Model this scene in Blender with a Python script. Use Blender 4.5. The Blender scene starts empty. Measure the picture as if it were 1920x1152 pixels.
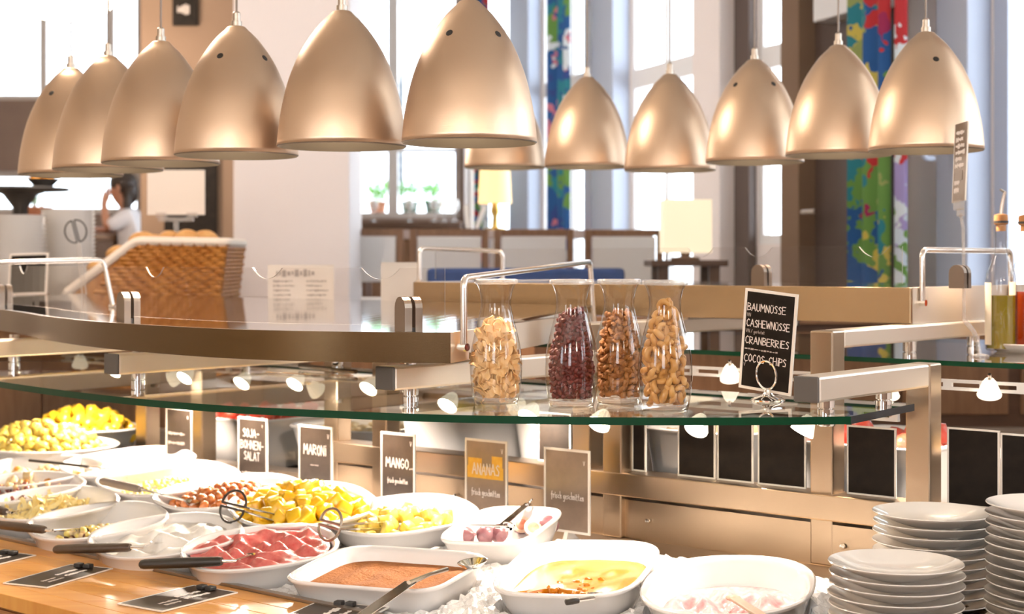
import bpy, math, random
from mathutils import Vector, Matrix

random.seed(7)
SC = bpy.context.scene
COL = SC.collection

# ------------------------------------------------------------------ camera
E = 1.61            # eye height
FPX = 2900.0        # focal length in pixels of the 1920 px wide frame
HZ = 490.0          # pixel row of the horizon
cam = bpy.data.cameras.new('camera')
cam.sensor_width = 36.0
cam.lens = FPX / 1920 * 36.0
cam.shift_y = -(576 - HZ) / 1920.0
cam.clip_start = 0.05
cam.clip_end = 200
cam.dof.use_dof = True
cam.dof.focus_distance = 3.1
cam.dof.aperture_fstop = 4.2
camo = bpy.data.objects.new('camera', cam)
camo.location = (0, 0, E)
camo.rotation_euler = (math.pi / 2, 0, 0)
COL.objects.link(camo)
SC.camera = camo

# ------------------------------------------------------------------ world, exposure
SKY = 4.6
w = bpy.data.worlds.new('overcast_sky')
SC.world = w
w.use_nodes = True
wn = w.node_tree
bg = wn.nodes['Background']
bg.inputs[0].default_value = (0.86, 0.93, 1.0, 1)
bg.inputs[1].default_value = SKY
SC.view_settings.view_transform = 'Standard'
SC.view_settings.look = 'None'
SC.view_settings.gamma = 1
SC.view_settings.use_curve_mapping = False
SC.view_settings.exposure = 0.95
try:
    SC.cycles.max_bounces = 6
    SC.cycles.transparent_max_bounces = 12
    SC.cycles.diffuse_bounces = 3
    SC.cycles.glossy_bounces = 3
    SC.cycles.sample_clamp_indirect = 6
    SC.cycles.caustics_reflective = False
    SC.cycles.caustics_refractive = False
    SC.cycles.use_denoising = True
    SC.cycles.adaptive_threshold = 0.05
except Exception:
    pass
LAMP_W = 28.0       # pendant heat lamps
SPOT_W = 6.5        # halogen spots under the glass
GLOBE_W = 50.0      # globe pendants, mostly added fill
WARM = (1.0, 0.74, 0.54)
WARM2 = (1.0, 0.83, 0.69)

# ------------------------------------------------------------------ geometry of the place
UX, UY = 0.7655, -0.6434     # long axis of the buffet island
VX, VY = 0.6434, 0.7655      # across the island
def sn(s, n, z=0.0): return Vector((UX * s + VX * n, UY * s + VY * n, z))
def s_of(p): return UX * p[0] + UY * p[1]
def n_of(p): return VX * p[0] + VY * p[1]
def kk(px, py): return (px - 960) / FPX, -(py - HZ) / FPX
def at(px, py, Y):
    a, b = kk(px, py); return Vector((a * Y, Y, E + b * Y))
def on_z(px, py, z):
    a, b = kk(px, py); return at(px, py, (z - E) / b)
def on_n(px, py, n):
    a, b = kk(px, py); return at(px, py, n / (VX * a + VY))
T0, TS = -0.66, 0.10         # plane of the dish rims (rises gently to the back)
def rim_z(n): return E + T0 + TS * (n - 2.2)
def on_rim(px, py, off=0.0):
    a, b = kk(px, py); c = VX * a + VY
    return at(px, py, (T0 - 2.2 * TS + off) / (b - TS * c))

# ------------------------------------------------------------------ materials
MATS = {}
def mat(name, color=(.8, .8, .8), rough=.5, metal=0.0, emit=None, estr=0.0, bump=None, noise=None, aniso=0.0, coat=0.0, sss=0.0, spec=0.5, radial=False):
    """noise=(scale, other colour, amount[, stretch]); bump=(scale, strength[, stretch])"""
    if name in MATS: return MATS[name]
    m = bpy.data.materials.new(name); MATS[name] = m
    m.use_nodes = True
    nt = m.node_tree; b = nt.nodes['Principled BSDF']
    b.inputs['Base Color'].default_value = (*color, 1)
    b.inputs['Roughness'].default_value = rough
    b.inputs['Metallic'].default_value = metal
    b.inputs['Specular IOR Level'].default_value = spec
    if aniso: b.inputs['Anisotropic'].default_value = aniso
    if radial:
        tg = nt.nodes.new('ShaderNodeTangent'); tg.direction_type = 'RADIAL'; tg.axis = 'Z'; nt.links.new(tg.outputs[0], b.inputs['Tangent'])
    if coat: b.inputs['Coat Weight'].default_value = coat; b.inputs['Coat Roughness'].default_value = .08
    if sss:
        b.inputs['Subsurface Weight'].default_value = sss
        b.inputs['Subsurface Radius'].default_value = (.01, .006, .003)
    if emit:
        b.inputs['Emission Color'].default_value = (*emit, 1)
        b.inputs['Emission Strength'].default_value = estr
        try: m.cycles.emission_sampling = 'NONE'
        except Exception: pass
    if noise or bump:
        tc = nt.nodes.new('ShaderNodeTexCoord')
    if noise:
        mp = nt.nodes.new('ShaderNodeMapping'); nt.links.new(tc.outputs['Object'], mp.inputs['Vector'])
        if len(noise) > 3: mp.inputs['Scale'].default_value = noise[3]
        t = nt.nodes.new('ShaderNodeTexNoise'); t.inputs['Scale'].default_value = noise[0]; t.inputs['Detail'].default_value = 5
        nt.links.new(mp.outputs[0], t.inputs['Vector'])
        r = nt.nodes.new('ShaderNodeValToRGB')
        r.color_ramp.elements[0].position = .5 - .5 * noise[2]; r.color_ramp.elements[1].position = .5 + .5 * noise[2]
        r.color_ramp.elements[0].color = (*color, 1); r.color_ramp.elements[1].color = (*noise[1], 1)
        nt.links.new(t.outputs['Fac'], r.inputs[0]); nt.links.new(r.outputs[0], b.inputs['Base Color'])
    if bump:
        mp = nt.nodes.new('ShaderNodeMapping'); nt.links.new(tc.outputs['Object'], mp.inputs['Vector'])
        if len(bump) > 2: mp.inputs['Scale'].default_value = bump[2]
        t = nt.nodes.new('ShaderNodeTexNoise'); t.inputs['Scale'].default_value = bump[0]; t.inputs['Detail'].default_value = 4
        nt.links.new(mp.outputs[0], t.inputs['Vector'])
        bp = nt.nodes.new('ShaderNodeBump'); bp.inputs['Strength'].default_value = bump[1]; bp.inputs['Distance'].default_value = .004
        nt.links.new(t.outputs['Fac'], bp.inputs['Height']); nt.links.new(bp.outputs[0], b.inputs['Normal'])
    return m

def glass(name, tint=(1, 1, 1), ior=1.45, rough=0.0, gl=(1, 1, 1), haze=0.0, edge=None):
    if name in MATS: return MATS[name]
    m = bpy.data.materials.new(name); MATS[name] = m
    m.use_nodes = True; nt = m.node_tree
    for n_ in list(nt.nodes):
        if n_.type != 'OUTPUT_MATERIAL': nt.nodes.remove(n_)
    out = [n_ for n_ in nt.nodes if n_.type == 'OUTPUT_MATERIAL'][0]
    tr = nt.nodes.new('ShaderNodeBsdfTransparent'); tr.inputs[0].default_value = (*tint, 1)
    go = nt.nodes.new('ShaderNodeBsdfGlossy'); go.inputs['Color'].default_value = (*gl, 1); go.inputs['Roughness'].default_value = rough
    fr = nt.nodes.new('ShaderNodeFresnel'); fr.inputs[0].default_value = ior
    mx = nt.nodes.new('ShaderNodeMixShader')
    ge = nt.nodes.new('ShaderNodeNewGeometry'); mu = nt.nodes.new('ShaderNodeMath'); mu.operation = 'SUBTRACT'; mu.use_clamp = True
    nt.links.new(fr.outputs[0], mu.inputs[0]); nt.links.new(ge.outputs['Backfacing'], mu.inputs[1])   # no mirror on the way out of the sheet
    nt.links.new(mu.outputs[0], mx.inputs[0]); nt.links.new(tr.outputs[0], mx.inputs[1]); nt.links.new(go.outputs[0], mx.inputs[2])
    last = mx
    if edge:      # thick curved walls swallow light towards their outline
        lw = nt.nodes.new('ShaderNodeLayerWeight'); lw.inputs[0].default_value = .35
        cr = nt.nodes.new('ShaderNodeValToRGB'); cr.color_ramp.elements[0].color = (*tint, 1); cr.color_ramp.elements[1].color = (*edge, 1); cr.color_ramp.elements[0].position = .25
        nt.links.new(lw.outputs['Facing'], cr.inputs[0]); nt.links.new(cr.outputs[0], tr.inputs[0])
    if haze:
        df = nt.nodes.new('ShaderNodeBsdfDiffuse'); df.inputs[0].default_value = (.9, .9, .9, 1)
        m2 = nt.nodes.new('ShaderNodeMixShader'); m2.inputs[0].default_value = haze
        nt.links.new(mx.outputs[0], m2.inputs[1]); nt.links.new(df.outputs[0], m2.inputs[2]); last = m2
    nt.links.new(last.outputs[0], out.inputs[0])
    return m

def M_(n_): return MATS[n_]
mat('steel', (.44, .34, .245), .30, 1.0, bump=(60, .06, (1, 1, 14)), aniso=.4)
mat('steel_arm', (.78, .69, .59), .42, 1.0, bump=(60, .05, (1, 14, 1)))
mat('steel_dark', (.42, .36, .30), .34, 1.0, bump=(80, .05))
mat('steel_fascia', (.15, .098, .05), .24, 1.0, bump=(90, .08, (1, 1, 20)))
mat('steel_tan', (.46, .33, .195), .27, 1.0, bump=(90, .06, (1, 1, 20)))
mat('steel_top', (.55, .54, .55), .05, 1.0)
mat('clamp_steel', (.24, .19, .15), .3, 1.0)
mat('chrome', (.85, .84, .82), .07, 1.0)
mat('wire', (.72, .66, .60), .2, 1.0)
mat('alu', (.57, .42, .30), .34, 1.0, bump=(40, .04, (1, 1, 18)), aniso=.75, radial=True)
mat('alu_in', (.16, .13, .10), .5, .3)  # shade inside the lamp put into the colour, so it does not glow
mat('cap_black', (.035, .032, .03), .5)
mat('end_cap', (.10, .09, .08), .45)
mat('hole', (.012, .008, .005), .6)
mat('bulb', (1, .9, .7), .3, emit=(1, .82, .58), estr=5)
mat('spotglow', (1, .95, .85), .3, emit=(1, .88, .70), estr=22)
mat('porcelain', (.87, .84, .81), .12, coat=.5)
mat('plate_white', (.85, .79, .72), .14, coat=.5)
mat('ice', (.78, .76, .74), .25, bump=(220, .5), coat=.2)
mat('wood', (.58, .225, .035), .38, noise=(5, (.70, .35, .08), .5, (1, 9, 1)), coat=.15)
mat('wood_front', (.30, .12, .035), .5, noise=(4, (.42, .20, .07), .5, (1, 1, 60)))
mat('dark_wood', (.085, .042, .024), .45, noise=(6, (.13, .065, .035), .5, (1, 1, 6)))
mat('mid_wood', (.20, .10, .05), .5, noise=(6, (.29, .15, .075), .5, (6, 1, 1)))
mat('board', (.012, .009, .007), .6, noise=(30, (.022, .016, .012), .4), spec=.12)
mat('board_mid', (.030, .020, .014), .34, noise=(20, (.055, .04, .03), .4), spec=.4)
mat('frame_clear', (.82, .76, .68), .25)
mat('chalk', (.86, .78, .72), .8)
mat('chalk_dim', (.52, .45, .40), .8)
mat('paper', (.86, .77, .69), .8)
mat('ink', (.45, .38, .34), .8)
mat('black_plastic', (.03, .024, .018), .42)
mat('brown_handle', (.060, .036, .018), .45, noise=(40, (.085, .05, .028), .4))
mat('grey_handle', (.30, .24, .20), .45)
mat('acrylic_white', (.80, .76, .72), .25)
glass('glass', (.93, .96, .94), 1.45)
glass('pane', (.95, .97, .98), 1.35)
glass('acrylic', (.965, .955, .95), 1.18, haze=.006)
glass('acrylic_edge', (.75, .62, .50), 1.6, haze=.35)
glass('jar_glass', (.97, .965, .96), 1.6, gl=(1, .97, .95), edge=(.40, .37, .34))
mat('glass_edge', (.001, .042, .017), .3, spec=.25)
mat('glass_edge_dark', (.010, .012, .016), .3, spec=.3)

# ------------------------------------------------------------------ mesh builder
class MB:
    def __init__(s): s.v = []; s.f = []; s.m = []; s.cur = 0
    def add(s, vs, fs):
        o = len(s.v); s.v += [Vector(p) for p in vs]
        for f in fs: s.f.append([o + i for i in f]); s.m.append(s.cur)
        return s
    def box(s, c, ex, ey, ez):
        """centre and three half-extent vectors"""
        c = Vector(c); ex = Vector(ex); ey = Vector(ey); ez = Vector(ez)
        vs = [c + a * ex + b * ey + d * ez for a in (-1, 1) for b in (-1, 1) for d in (-1, 1)]
        fs = [(0, 1, 3, 2), (4, 6, 7, 5), (0, 4, 5, 1), (2, 3, 7, 6), (0, 2, 6, 4), (1, 5, 7, 3)]
        if ex.cross(ey).dot(ez) < 0: fs = [f[::-1] for f in fs]
        return s.add(vs, fs)
    def abox(s, x0, x1, y0, y1, z0, z1):
        return s.box(((x0 + x1) / 2, (y0 + y1) / 2, (z0 + z1) / 2), ((x1 - x0) / 2, 0, 0), (0, (y1 - y0) / 2, 0), (0, 0, (z1 - z0) / 2))
    def snbox(s, s0, s1, n0, n1, z0, z1):
        return s.box(sn((s0 + s1) / 2, (n0 + n1) / 2, (z0 + z1) / 2), sn((s1 - s0) / 2, 0), sn(0, (n1 - n0) / 2), (0, 0, (z1 - z0) / 2))
    def prism(s, poly, vec):
        """planar polygon (list of points) swept along vec"""
        n_ = len(poly); vec = Vector(vec); poly = [Vector(p) for p in poly]
        vs = poly + [p + vec for p in poly]
        fs = [tuple(range(n_))[::-1], tuple(range(n_, 2 * n_))] + [(i, (i + 1) % n_, n_ + (i + 1) % n_, n_ + i) for i in range(n_)]
        nrm = Vector((0, 0, 0))
        for i in range(n_): nrm += poly[i].cross(poly[(i + 1) % n_])
        if nrm.dot(vec) < 0: fs = [f[::-1] for f in fs]
        return s.add(vs, fs)
    def tube(s, pts, r, k=8, caps=True):
        pts = [Vector(p) for p in pts]
        rr = r if isinstance(r, (list, tuple)) else [r] * len(pts)
        rings = []; prev = None
        for i, p in enumerate(pts):
            a = pts[max(i - 1, 0)]; b = pts[min(i + 1, len(pts) - 1)]
            t = (b - a).normalized()
            if prev is None:
                x = t.orthogonal().normalized()
            else:
                x = (prev - t * prev.dot(t))
                x = x.normalized() if x.length > 1e-6 else t.orthogonal().normalized()
            prev = x; y = t.cross(x)
            rings.append([p + rr[i] * (math.cos(2 * math.pi * j / k) * x + math.sin(2 * math.pi * j / k) * y) for j in range(k)])
        vs = [q for ring in rings for q in ring]; fs = []
        for i in range(len(rings) - 1):
            for j in range(k):
                fs.append((i * k + j, i * k + (j + 1) % k, (i + 1) * k + (j + 1) % k, (i + 1) * k + j))
        if caps:
            fs.append(tuple(range(k))[::-1]); fs.append(tuple((len(rings) - 1) * k + j for j in range(k)))
        return s.add(vs, fs)
    def lathe(s, prof, c=(0, 0, 0), k=32, close=False, R=None):
        """profile [(r, z)]; R optional 3x3 rotation"""
        c = Vector(c); vs = []
        for r, z in prof:
            for j in range(k):
                p = Vector((r * math.cos(2 * math.pi * j / k), r * math.sin(2 * math.pi * j / k), z))
                vs.append(c + (R @ p if R else p))
        fs = []; L = len(prof); rg = L if close else L - 1
        for i in range(rg):
            i2 = (i + 1) % L
            for j in range(k):
                fs.append((i * k + j, i * k + (j + 1) % k, i2 * k + (j + 1) % k, i2 * k + j))
        if not close:
            if prof[0][0] > 1e-5: fs.append(tuple(range(k))[::-1])
            if prof[-1][0] > 1e-5: fs.append(tuple((L - 1) * k + j for j in range(k)))
        return s.add(vs, fs)
    def ball(s, c, rx, ry=None, rz=None, k=10, l=6, R=None, jit=0.0, rng=random):
        ry = ry or rx; rz = rz or rx; vs = []; c = Vector(c)
        for i in range(1, l):
            th = math.pi * i / l
            for j in range(k):
                ph = 2 * math.pi * j / k
                q = 1 + (rng.uniform(-jit, jit) if jit else 0)
                p = Vector((rx * math.sin(th) * math.cos(ph) * q, ry * math.sin(th) * math.sin(ph) * q, rz * math.cos(th) * q))
                vs.append(c + (R @ p if R else p))
        top = Vector((0, 0, rz)); bot = Vector((0, 0, -rz))
        vs.append(c + (R @ top if R else top)); vs.append(c + (R @ bot if R else bot))
        T = (l - 1) * k; B = T + 1; fs = []
        for j in range(k): fs.append((T, j, (j + 1) % k))
        for i in range(l - 2):
            for j in range(k): fs.append((i * k + j, (i + 1) * k + j, (i + 1) * k + (j + 1) % k, i * k + (j + 1) % k))
        for j in range(k): fs.append((B, (l - 2) * k + (j + 1) % k, (l - 2) * k + j))
        return s.add(vs, fs)
    def build(s, name, m, parent=None, smooth=False, origin=None, bevel=0.0, auto=40):
        ms = m if isinstance(m, (list, tuple)) else [m]
        if origin is None:
            if parent is not None: origin = WL[parent.name]
            else:
                xs = [p.x for p in s.v]; ys = [p.y for p in s.v]; zs = [p.z for p in s.v]
                origin = Vector(((min(xs) + max(xs)) / 2, (min(ys) + max(ys)) / 2, min(zs)))
        origin = Vector(origin)
        me = bpy.data.meshes.new(name)
        me.from_pydata([tuple(p - origin) for p in s.v], [], s.f)
        for mm in ms: me.materials.append(MATS[mm] if isinstance(mm, str) else mm)
        if len(ms) > 1:
            for p, i in zip(me.polygons, s.m): p.material_index = i
        if smooth:
            for p in me.polygons: p.use_smooth = True
            try: me.set_sharp_from_angle(angle=math.radians(auto))
            except Exception: pass
        me.update()
        o = bpy.data.objects.new(name, me); COL.objects.link(o)
        if parent is None:
            o.location = origin; WL[o.name] = origin
        else:
            o.parent = parent; o.location = origin - WL[parent.name]; WL[o.name] = origin
        if bevel:
            md = o.modifiers.new('bevel', 'BEVEL'); md.width = bevel; md.segments = 2; md.limit_method = 'ANGLE'; md.angle_limit = math.radians(50)
        return o
WL = {}
def thing(name, loc, label, cat, group=None, kind=None):
    o = bpy.data.objects.new(name, None); COL.objects.link(o); o.location = Vector(loc); WL[o.name] = Vector(loc)
    o.empty_display_size = .05
    return tag(o, label, cat, group, kind)
def tag(o, label=None, cat=None, group=None, kind=None):
    if label: o['label'] = label
    if cat: o['category'] = cat
    if group: o['group'] = group
    if kind: o['kind'] = kind
    return o
def struct(o, label=None):
    o['kind'] = 'structure'
    if label: o['label'] = label
    return o
def clone(o, loc=None, label=None, parent=None, rotz=None):
    c = o.copy(); COL.objects.link(c)
    if parent is not None: c.parent = parent
    if loc is not None: c.location = Vector(loc)
    if rotz is not None: c.rotation_euler = (0, 0, rotz)
    if label: c['label'] = label
    for ch in o.children: clone(ch, parent=c)
    return c
def arc(c, r, a0, a1, n_, ax, ay):
    return [Vector(c) + r * (math.cos(a0 + (a1 - a0) * i / n_) * Vector(ax) + math.sin(a0 + (a1 - a0) * i / n_) * Vector(ay)) for i in range(n_ + 1)]
def bend(pts, r, k=5):
    """polyline with rounded corners"""
    pts = [Vector(p) for p in pts]; out = [pts[0]]
    for i in range(1, len(pts) - 1):
        a, b, c = pts[i - 1], pts[i], pts[i + 1]
        d1 = (a - b).normalized(); d2 = (c - b).normalized()
        p0 = b + d1 * r; p2 = b + d2 * r
        for j in range(k + 1):
            t = j / k; out.append((1 - t) ** 2 * p0 + 2 * t * (1 - t) * b + t * t * p2)
    out.append(pts[-1]); return out
def spot(name, loc, target, watts, color, size, blend, parent=None, radius=.03):
    l = bpy.data.lights.new(name, 'SPOT'); l.energy = watts; l.color = color; l.spot_size = math.radians(size); l.spot_blend = blend; l.shadow_soft_size = radius
    o = bpy.data.objects.new(name, l); COL.objects.link(o)
    d = (Vector(target) - Vector(loc))
    o.rotation_euler = d.to_track_quat('-Z', 'Y').to_euler()
    if parent is not None:
        o.parent = parent; o.location = Vector(loc) - WL[parent.name]
    else: o.location = Vector(loc)
    return o
Z = Vector((0, 0, 1)); U3 = sn(1, 0); V3 = sn(0, 1)
ORD = ['first', 'second', 'third', 'fourth', 'fifth', 'sixth', 'seventh', 'eighth', 'ninth', 'tenth', 'eleventh', 'twelfth', 'thirteenth', 'fourteenth', 'fifteenth', 'sixteenth', 'seventeenth', 'eighteenth', 'nineteenth', 'twentieth']

# ================================================================== THE ROOM
mat('floor_stone', (.30, .24, .19), .5, noise=(3, (.36, .29, .23), .5))
mat('ceiling_white', (.80, .76, .70), .8)
mat('wall_cream', (.74, .62, .49), .8, noise=(2, (.78, .66, .53), .5))
mat('wall_white', (.88, .82, .82), .7, noise=(2, (.90, .84, .84), .5))
mat('wall_tan', (.215, .135, .085), .8, noise=(2, (.24, .155, .10), .5))
mat('wall_brown', (.20, .13, .10), .8, noise=(3, (.25, .17, .13), .5))
mat('frame_blue', (.46, .52, .66), .5)
mat('frame_grey', (.50, .44, .40), .5)
mat('frame_white', (.86, .87, .90), .5)
mat('door_brown', (.105, .075, .065), .5)
mat('black_trim', (.02, .018, .018), .5)
mat('blue_seat', (.02, .06, .22), .6, noise=(20, (.03, .09, .30), .5))
mat('white_fabric', (.82, .80, .78), .8)
mat('glass_bottle', (.05, .09, .05), .1)
PF = 0.95
struct(MB().abox(-5, 7, -3.2, 6.0, -.1, 0).build('floor', 'floor_stone'))
fl = struct(MB().abox(-5, 3.2, 6.0, 13.3, -.1, PF).build('floor_raised', 'floor_stone'))
struct(MB().abox(-5, 7, -3.2, 13.4, 4.2, 4.3).build('ceiling', 'ceiling_white'))

def wall_run(name, P0, P1, z0, z1, openings, thick, m):
    """wall from P0 to P1 with rectangular openings (d0, d1, za, zb) measured along it"""
    P0 = Vector((P0[0], P0[1], 0)); P1 = Vector((P1[0], P1[1], 0)); L = (P1 - P0).length; d = (P1 - P0) / L; nn = Vector((-d.y, d.x, 0))
    b = MB()
    def piece(a0, a1, q0, q1):
        if a1 - a0 > 1e-3 and q1 - q0 > 1e-3:
            b.box(P0 + d * (a0 + a1) / 2 + Z * (q0 + q1) / 2, d * (a1 - a0) / 2, nn * thick / 2, Z * (q1 - q0) / 2)
    x = 0
    cols = {}
    for o in openings: cols.setdefault((o[0], o[1]), []).append((o[2], o[3]))
    for (d0, d1) in sorted(cols):
        piece(x, d0, z0, z1); zz = z0
        for (za, zb) in sorted(cols[(d0, d1)]):
            piece(d0, d1, zz, za); zz = zb
        piece(d0, d1, zz, z1); x = d1
    piece(x, L, z0, z1)
    return struct(b.build(name, m)), P0, d, nn
WN = [0]
def window(P0, d, nn, d0, d1, za, zb, mull=(), trans=(), fr='frame_white', fw=.05, label=None):
    WN[0] += 1
    c = P0 + d * (d0 + d1) / 2 + Z * za
    r = bpy.data.objects.new('window_%d' % WN[0], None); COL.objects.link(r); r.location = c; WL[r.name] = c
    struct(r, label)
    for (a, b_) in ((d0, d0 + fw), (d1 - fw, d1)):
        MB().box(P0 + d * (a + b_) / 2 + Z * (za + zb) / 2, d * fw / 2, nn * .022, Z * (zb - za) / 2).build('window_jamb', fr, r)
    for q in (za + fw / 2, zb - fw / 2):
        MB().box(P0 + d * (d0 + d1) / 2 + Z * q, d * ((d1 - d0) / 2 - fw), nn * .022, Z * fw / 2).build('window_rail', fr, r)
    for t, wd in mull:
        MB().box(P0 + d * t + Z * (za + zb) / 2, d * wd / 2, nn * .02, Z * ((zb - za) / 2 - fw)).build('mullion', fr, r)
    for q, wd in trans:
        MB().box(P0 + d * (d0 + d1) / 2 + Z * q, d * ((d1 - d0) / 2 - fw), nn * .021, Z * wd / 2).build('transom', fr, r)
    xs = [d0 + fw] + sorted(t for t, _ in mull) + [d1 - fw]
    for i in range(len(xs) - 1):
        MB().box(P0 + d * (xs[i] + xs[i + 1]) / 2 + Z * (za + zb) / 2, d * (xs[i + 1] - xs[i] - .03) / 2, nn * .004, Z * ((zb - za) / 2 - fw)).build('pane', 'pane', r)
    return r

# back wall --------------------------------------------------------
YB = 13.2
bx = lambda px: (px - 960) / FPX * YB          # x on the back wall of a pixel column
bz = lambda py: E - (py - HZ) / FPX * YB
A0, A1 = bx(-60), bx(268); C0, C1 = bx(648), bx(864)
ops = [(A0 + 5, A1 + 5, bz(190), 4.0), (A0 + 5, A1 + 5, bz(402), bz(322)), (C0 + 5, C1 + 5, bz(410), 4.0)]
_, PB, dB, nB = wall_run('wall_back', (-5, YB), (-.40, YB), PF, 4.2, ops, .2, 'wall_brown')
window(PB, dB, nB, *ops[0], mull=((bx(82) + 5, .06), (bx(207) + 5, .07)), fr='frame_grey', label='tall bright window high behind the leftmost lamps')
window(PB, dB, nB, *ops[1], mull=((bx(65) + 5, .03),), fr='frame_grey', label='low bright window behind the seated person')
window(PB, dB, nB, *ops[2], mull=((bx(737) + 5, .085),), trans=((bz(282), .03),), fr='frame_grey', label='window with green plants standing outside')

# left wall and the wall behind the camera -------------------------
_, PL, dL, nL = wall_run('wall_left', (-5, -3.2), (-5, YB), 0, 4.2, [(.8, 2.4, 1.7, 3.6)], .2, 'wall_cream')
window(PL, dL, nL, .8, 2.4, 1.7, 3.6, mull=((1.6, .06),))
_, PF0, dF, nF = wall_run('wall_front', (-5, -3.2), (5.53, -3.2), 0, 4.2, [(3.2, 4.6, 1.55, 4.05)], .2, 'wall_brown')
for a, b_ in ((3.2, 4.6),): window(PF0, dF, nF, a, b_, 1.55, 4.05, mull=(((a + b_) / 2, .06),))

# right wall, slanting away to the back left ------------------------
def wr(px):
    k = (px - 960) / FPX; Y = 4.372 / (k + .362); return Vector((k * Y, Y, 0))
W0 = Vector((2.2 - .362 * (-3.2 - 6), -3.2, 0)); W1 = wr(868)
dW = (W1 - W0).normalized(); nW = Vector((-dW.y, dW.x, 0))      # nW points into the room (to the left)
if nW.x > 0: nW = -nW
td = lambda px: (wr(px) - W0).length
zat = lambda px, py: E - (py - HZ) / FPX * wr(px).y
spans = [(1.0, 3.0, 1.9, 3.8), (3.8, 5.8, 1.9, 3.8), (7.2, 8.6, 1.9, 3.8),
         (td(2040), td(1872), 1.1, 4.0), (td(1520), td(1430), 1.70, 4.0), (td(1350), td(1190), 1.25, 4.0), (td(1105), td(1022), 1.25, 4.0), (td(965), td(884), 1.8, 4.0)]
wall_run('wall_right', W0, W1, 0, 4.2, spans, .07, 'wall_white')
for a, b_, za, zb in spans[:3]: window(W0, dW, nW, a, b_, za, zb, mull=(((a + b_) / 2, .06),), trans=((2.9, .05),))
window(W0, dW, nW, *spans[3], fr='frame_blue', fw=.09, label='bright window at the right edge beside the oil bottles')
window(W0, dW, nW, *spans[4], mull=((td(1478), .05),), trans=((zat(1478, 100), .12),), label='white framed window between the beige pillar and the dark doorway')
window(W0, dW, nW, *spans[5], mull=((td(1255), .05), (td(1318), .05)), trans=((zat(1270, 130), .12),), label='wide white framed window behind the square white lamp')
window(W0, dW, nW, *spans[6], mull=((td(1050), .05), (td(1078), .05)), trans=((zat(1062, 160), .1),), label='narrow bright window between the two floral curtains')
window(W0, dW, nW, *spans[7], fr='frame_grey', label='greenish window behind the glowing yellow lamp')
TN = [0]
def pillar(px0, px1, m, out, z0=PF, z1=4.2, shift=.036, label=None):
    TN[0] += 1
    a, b_ = td(px0), td(px1)
    c = W0 + dW * (a + b_) / 2 + nW * (shift + out / 2) + Z * (z0 + z1) / 2
    return struct(MB().box(c, dW * abs(b_ - a) / 2, nW * out / 2, Z * (z1 - z0) / 2).build('trim_%d' % TN[0], m, bevel=.006), label)
pillar(1022, 985, 'frame_blue', .10, label='blue grey window pillar beside the red curtain')
pillar(1190, 1150, 'frame_blue', .12, label='blue grey window pillar beside the blue curtain')
pillar(1402, 1350, 'wall_white', .14, label='beige pillar behind the right lamp row')
pillar(1430, 1402, 'door_brown', .05, label='dark strip on the far side of the beige pillar')
pillar(1555, 1520, 'wall_tan', .14, label='tan pillar left of the dark doorway')
pillar(1872, 1812, 'frame_blue', .12, label='blue grey window post at the right edge')
pillar(1706, 1692, 'black_trim', .05, label='black door edge beside the floral curtain')
pillar(1706, 1590, 'frame_white', .16, z0=zat(1650, 30), z1=zat(1650, -60), label='white beam over the dark doorway')
a, b_ = td(1692), td(1555)
dr = struct(MB().box(W0 + dW * (a + b_) / 2 + nW * .06 + Z * (PF + 3.4) / 2, dW * abs(b_ - a) / 2, nW * .02, Z * (3.4 - PF) / 2).build('door_1', 'door_brown'), 'plain dark brown door panel behind the right lamps')
MB().tube([W0 + dW * (b_ - .1) + nW * .16 + Z * 1.85, W0 + dW * (b_ - .1) + nW * .21 + Z * 1.85, W0 + dW * (b_ - .22) + nW * .21 + Z * 1.85], .012).build('door_handle', 'wire', dr)
# latch on the blue window post
MB().tube(bend([W0 + dW * td(1845) + nW * .25 + Z * zat(1845, 205), W0 + dW * td(1845) + nW * .30 + Z * zat(1845, 205), W0 + dW * td(1845) + nW * .30 + Z * zat(1845, 300), W0 + dW * td(1845) + nW * .25 + Z * zat(1845, 300)], .02), .012).build('window_pull', 'frame_blue', bpy.data.objects['trim_6'])

# free standing pillars on the left -----------------------------------
x0, x1 = at(263, 0, 9.4).x, at(440, 0, 9.4).x
cw = struct(MB().abox(x0, x1, 9.4, 9.95, PF, 4.2).build('wall_pillar_tan', 'wall_tan', bevel=.01), 'tan pillar with a small dark sign high up')
x0, x1 = at(437, 0, 7.6).x, at(656, 0, 7.6).x
cw2 = struct(MB().abox(x0, x1, 7.6, 8.2, PF, 4.2).build('wall_pillar_white', 'wall_white', bevel=.01), 'broad pinkish white pillar in the middle left')

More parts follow.
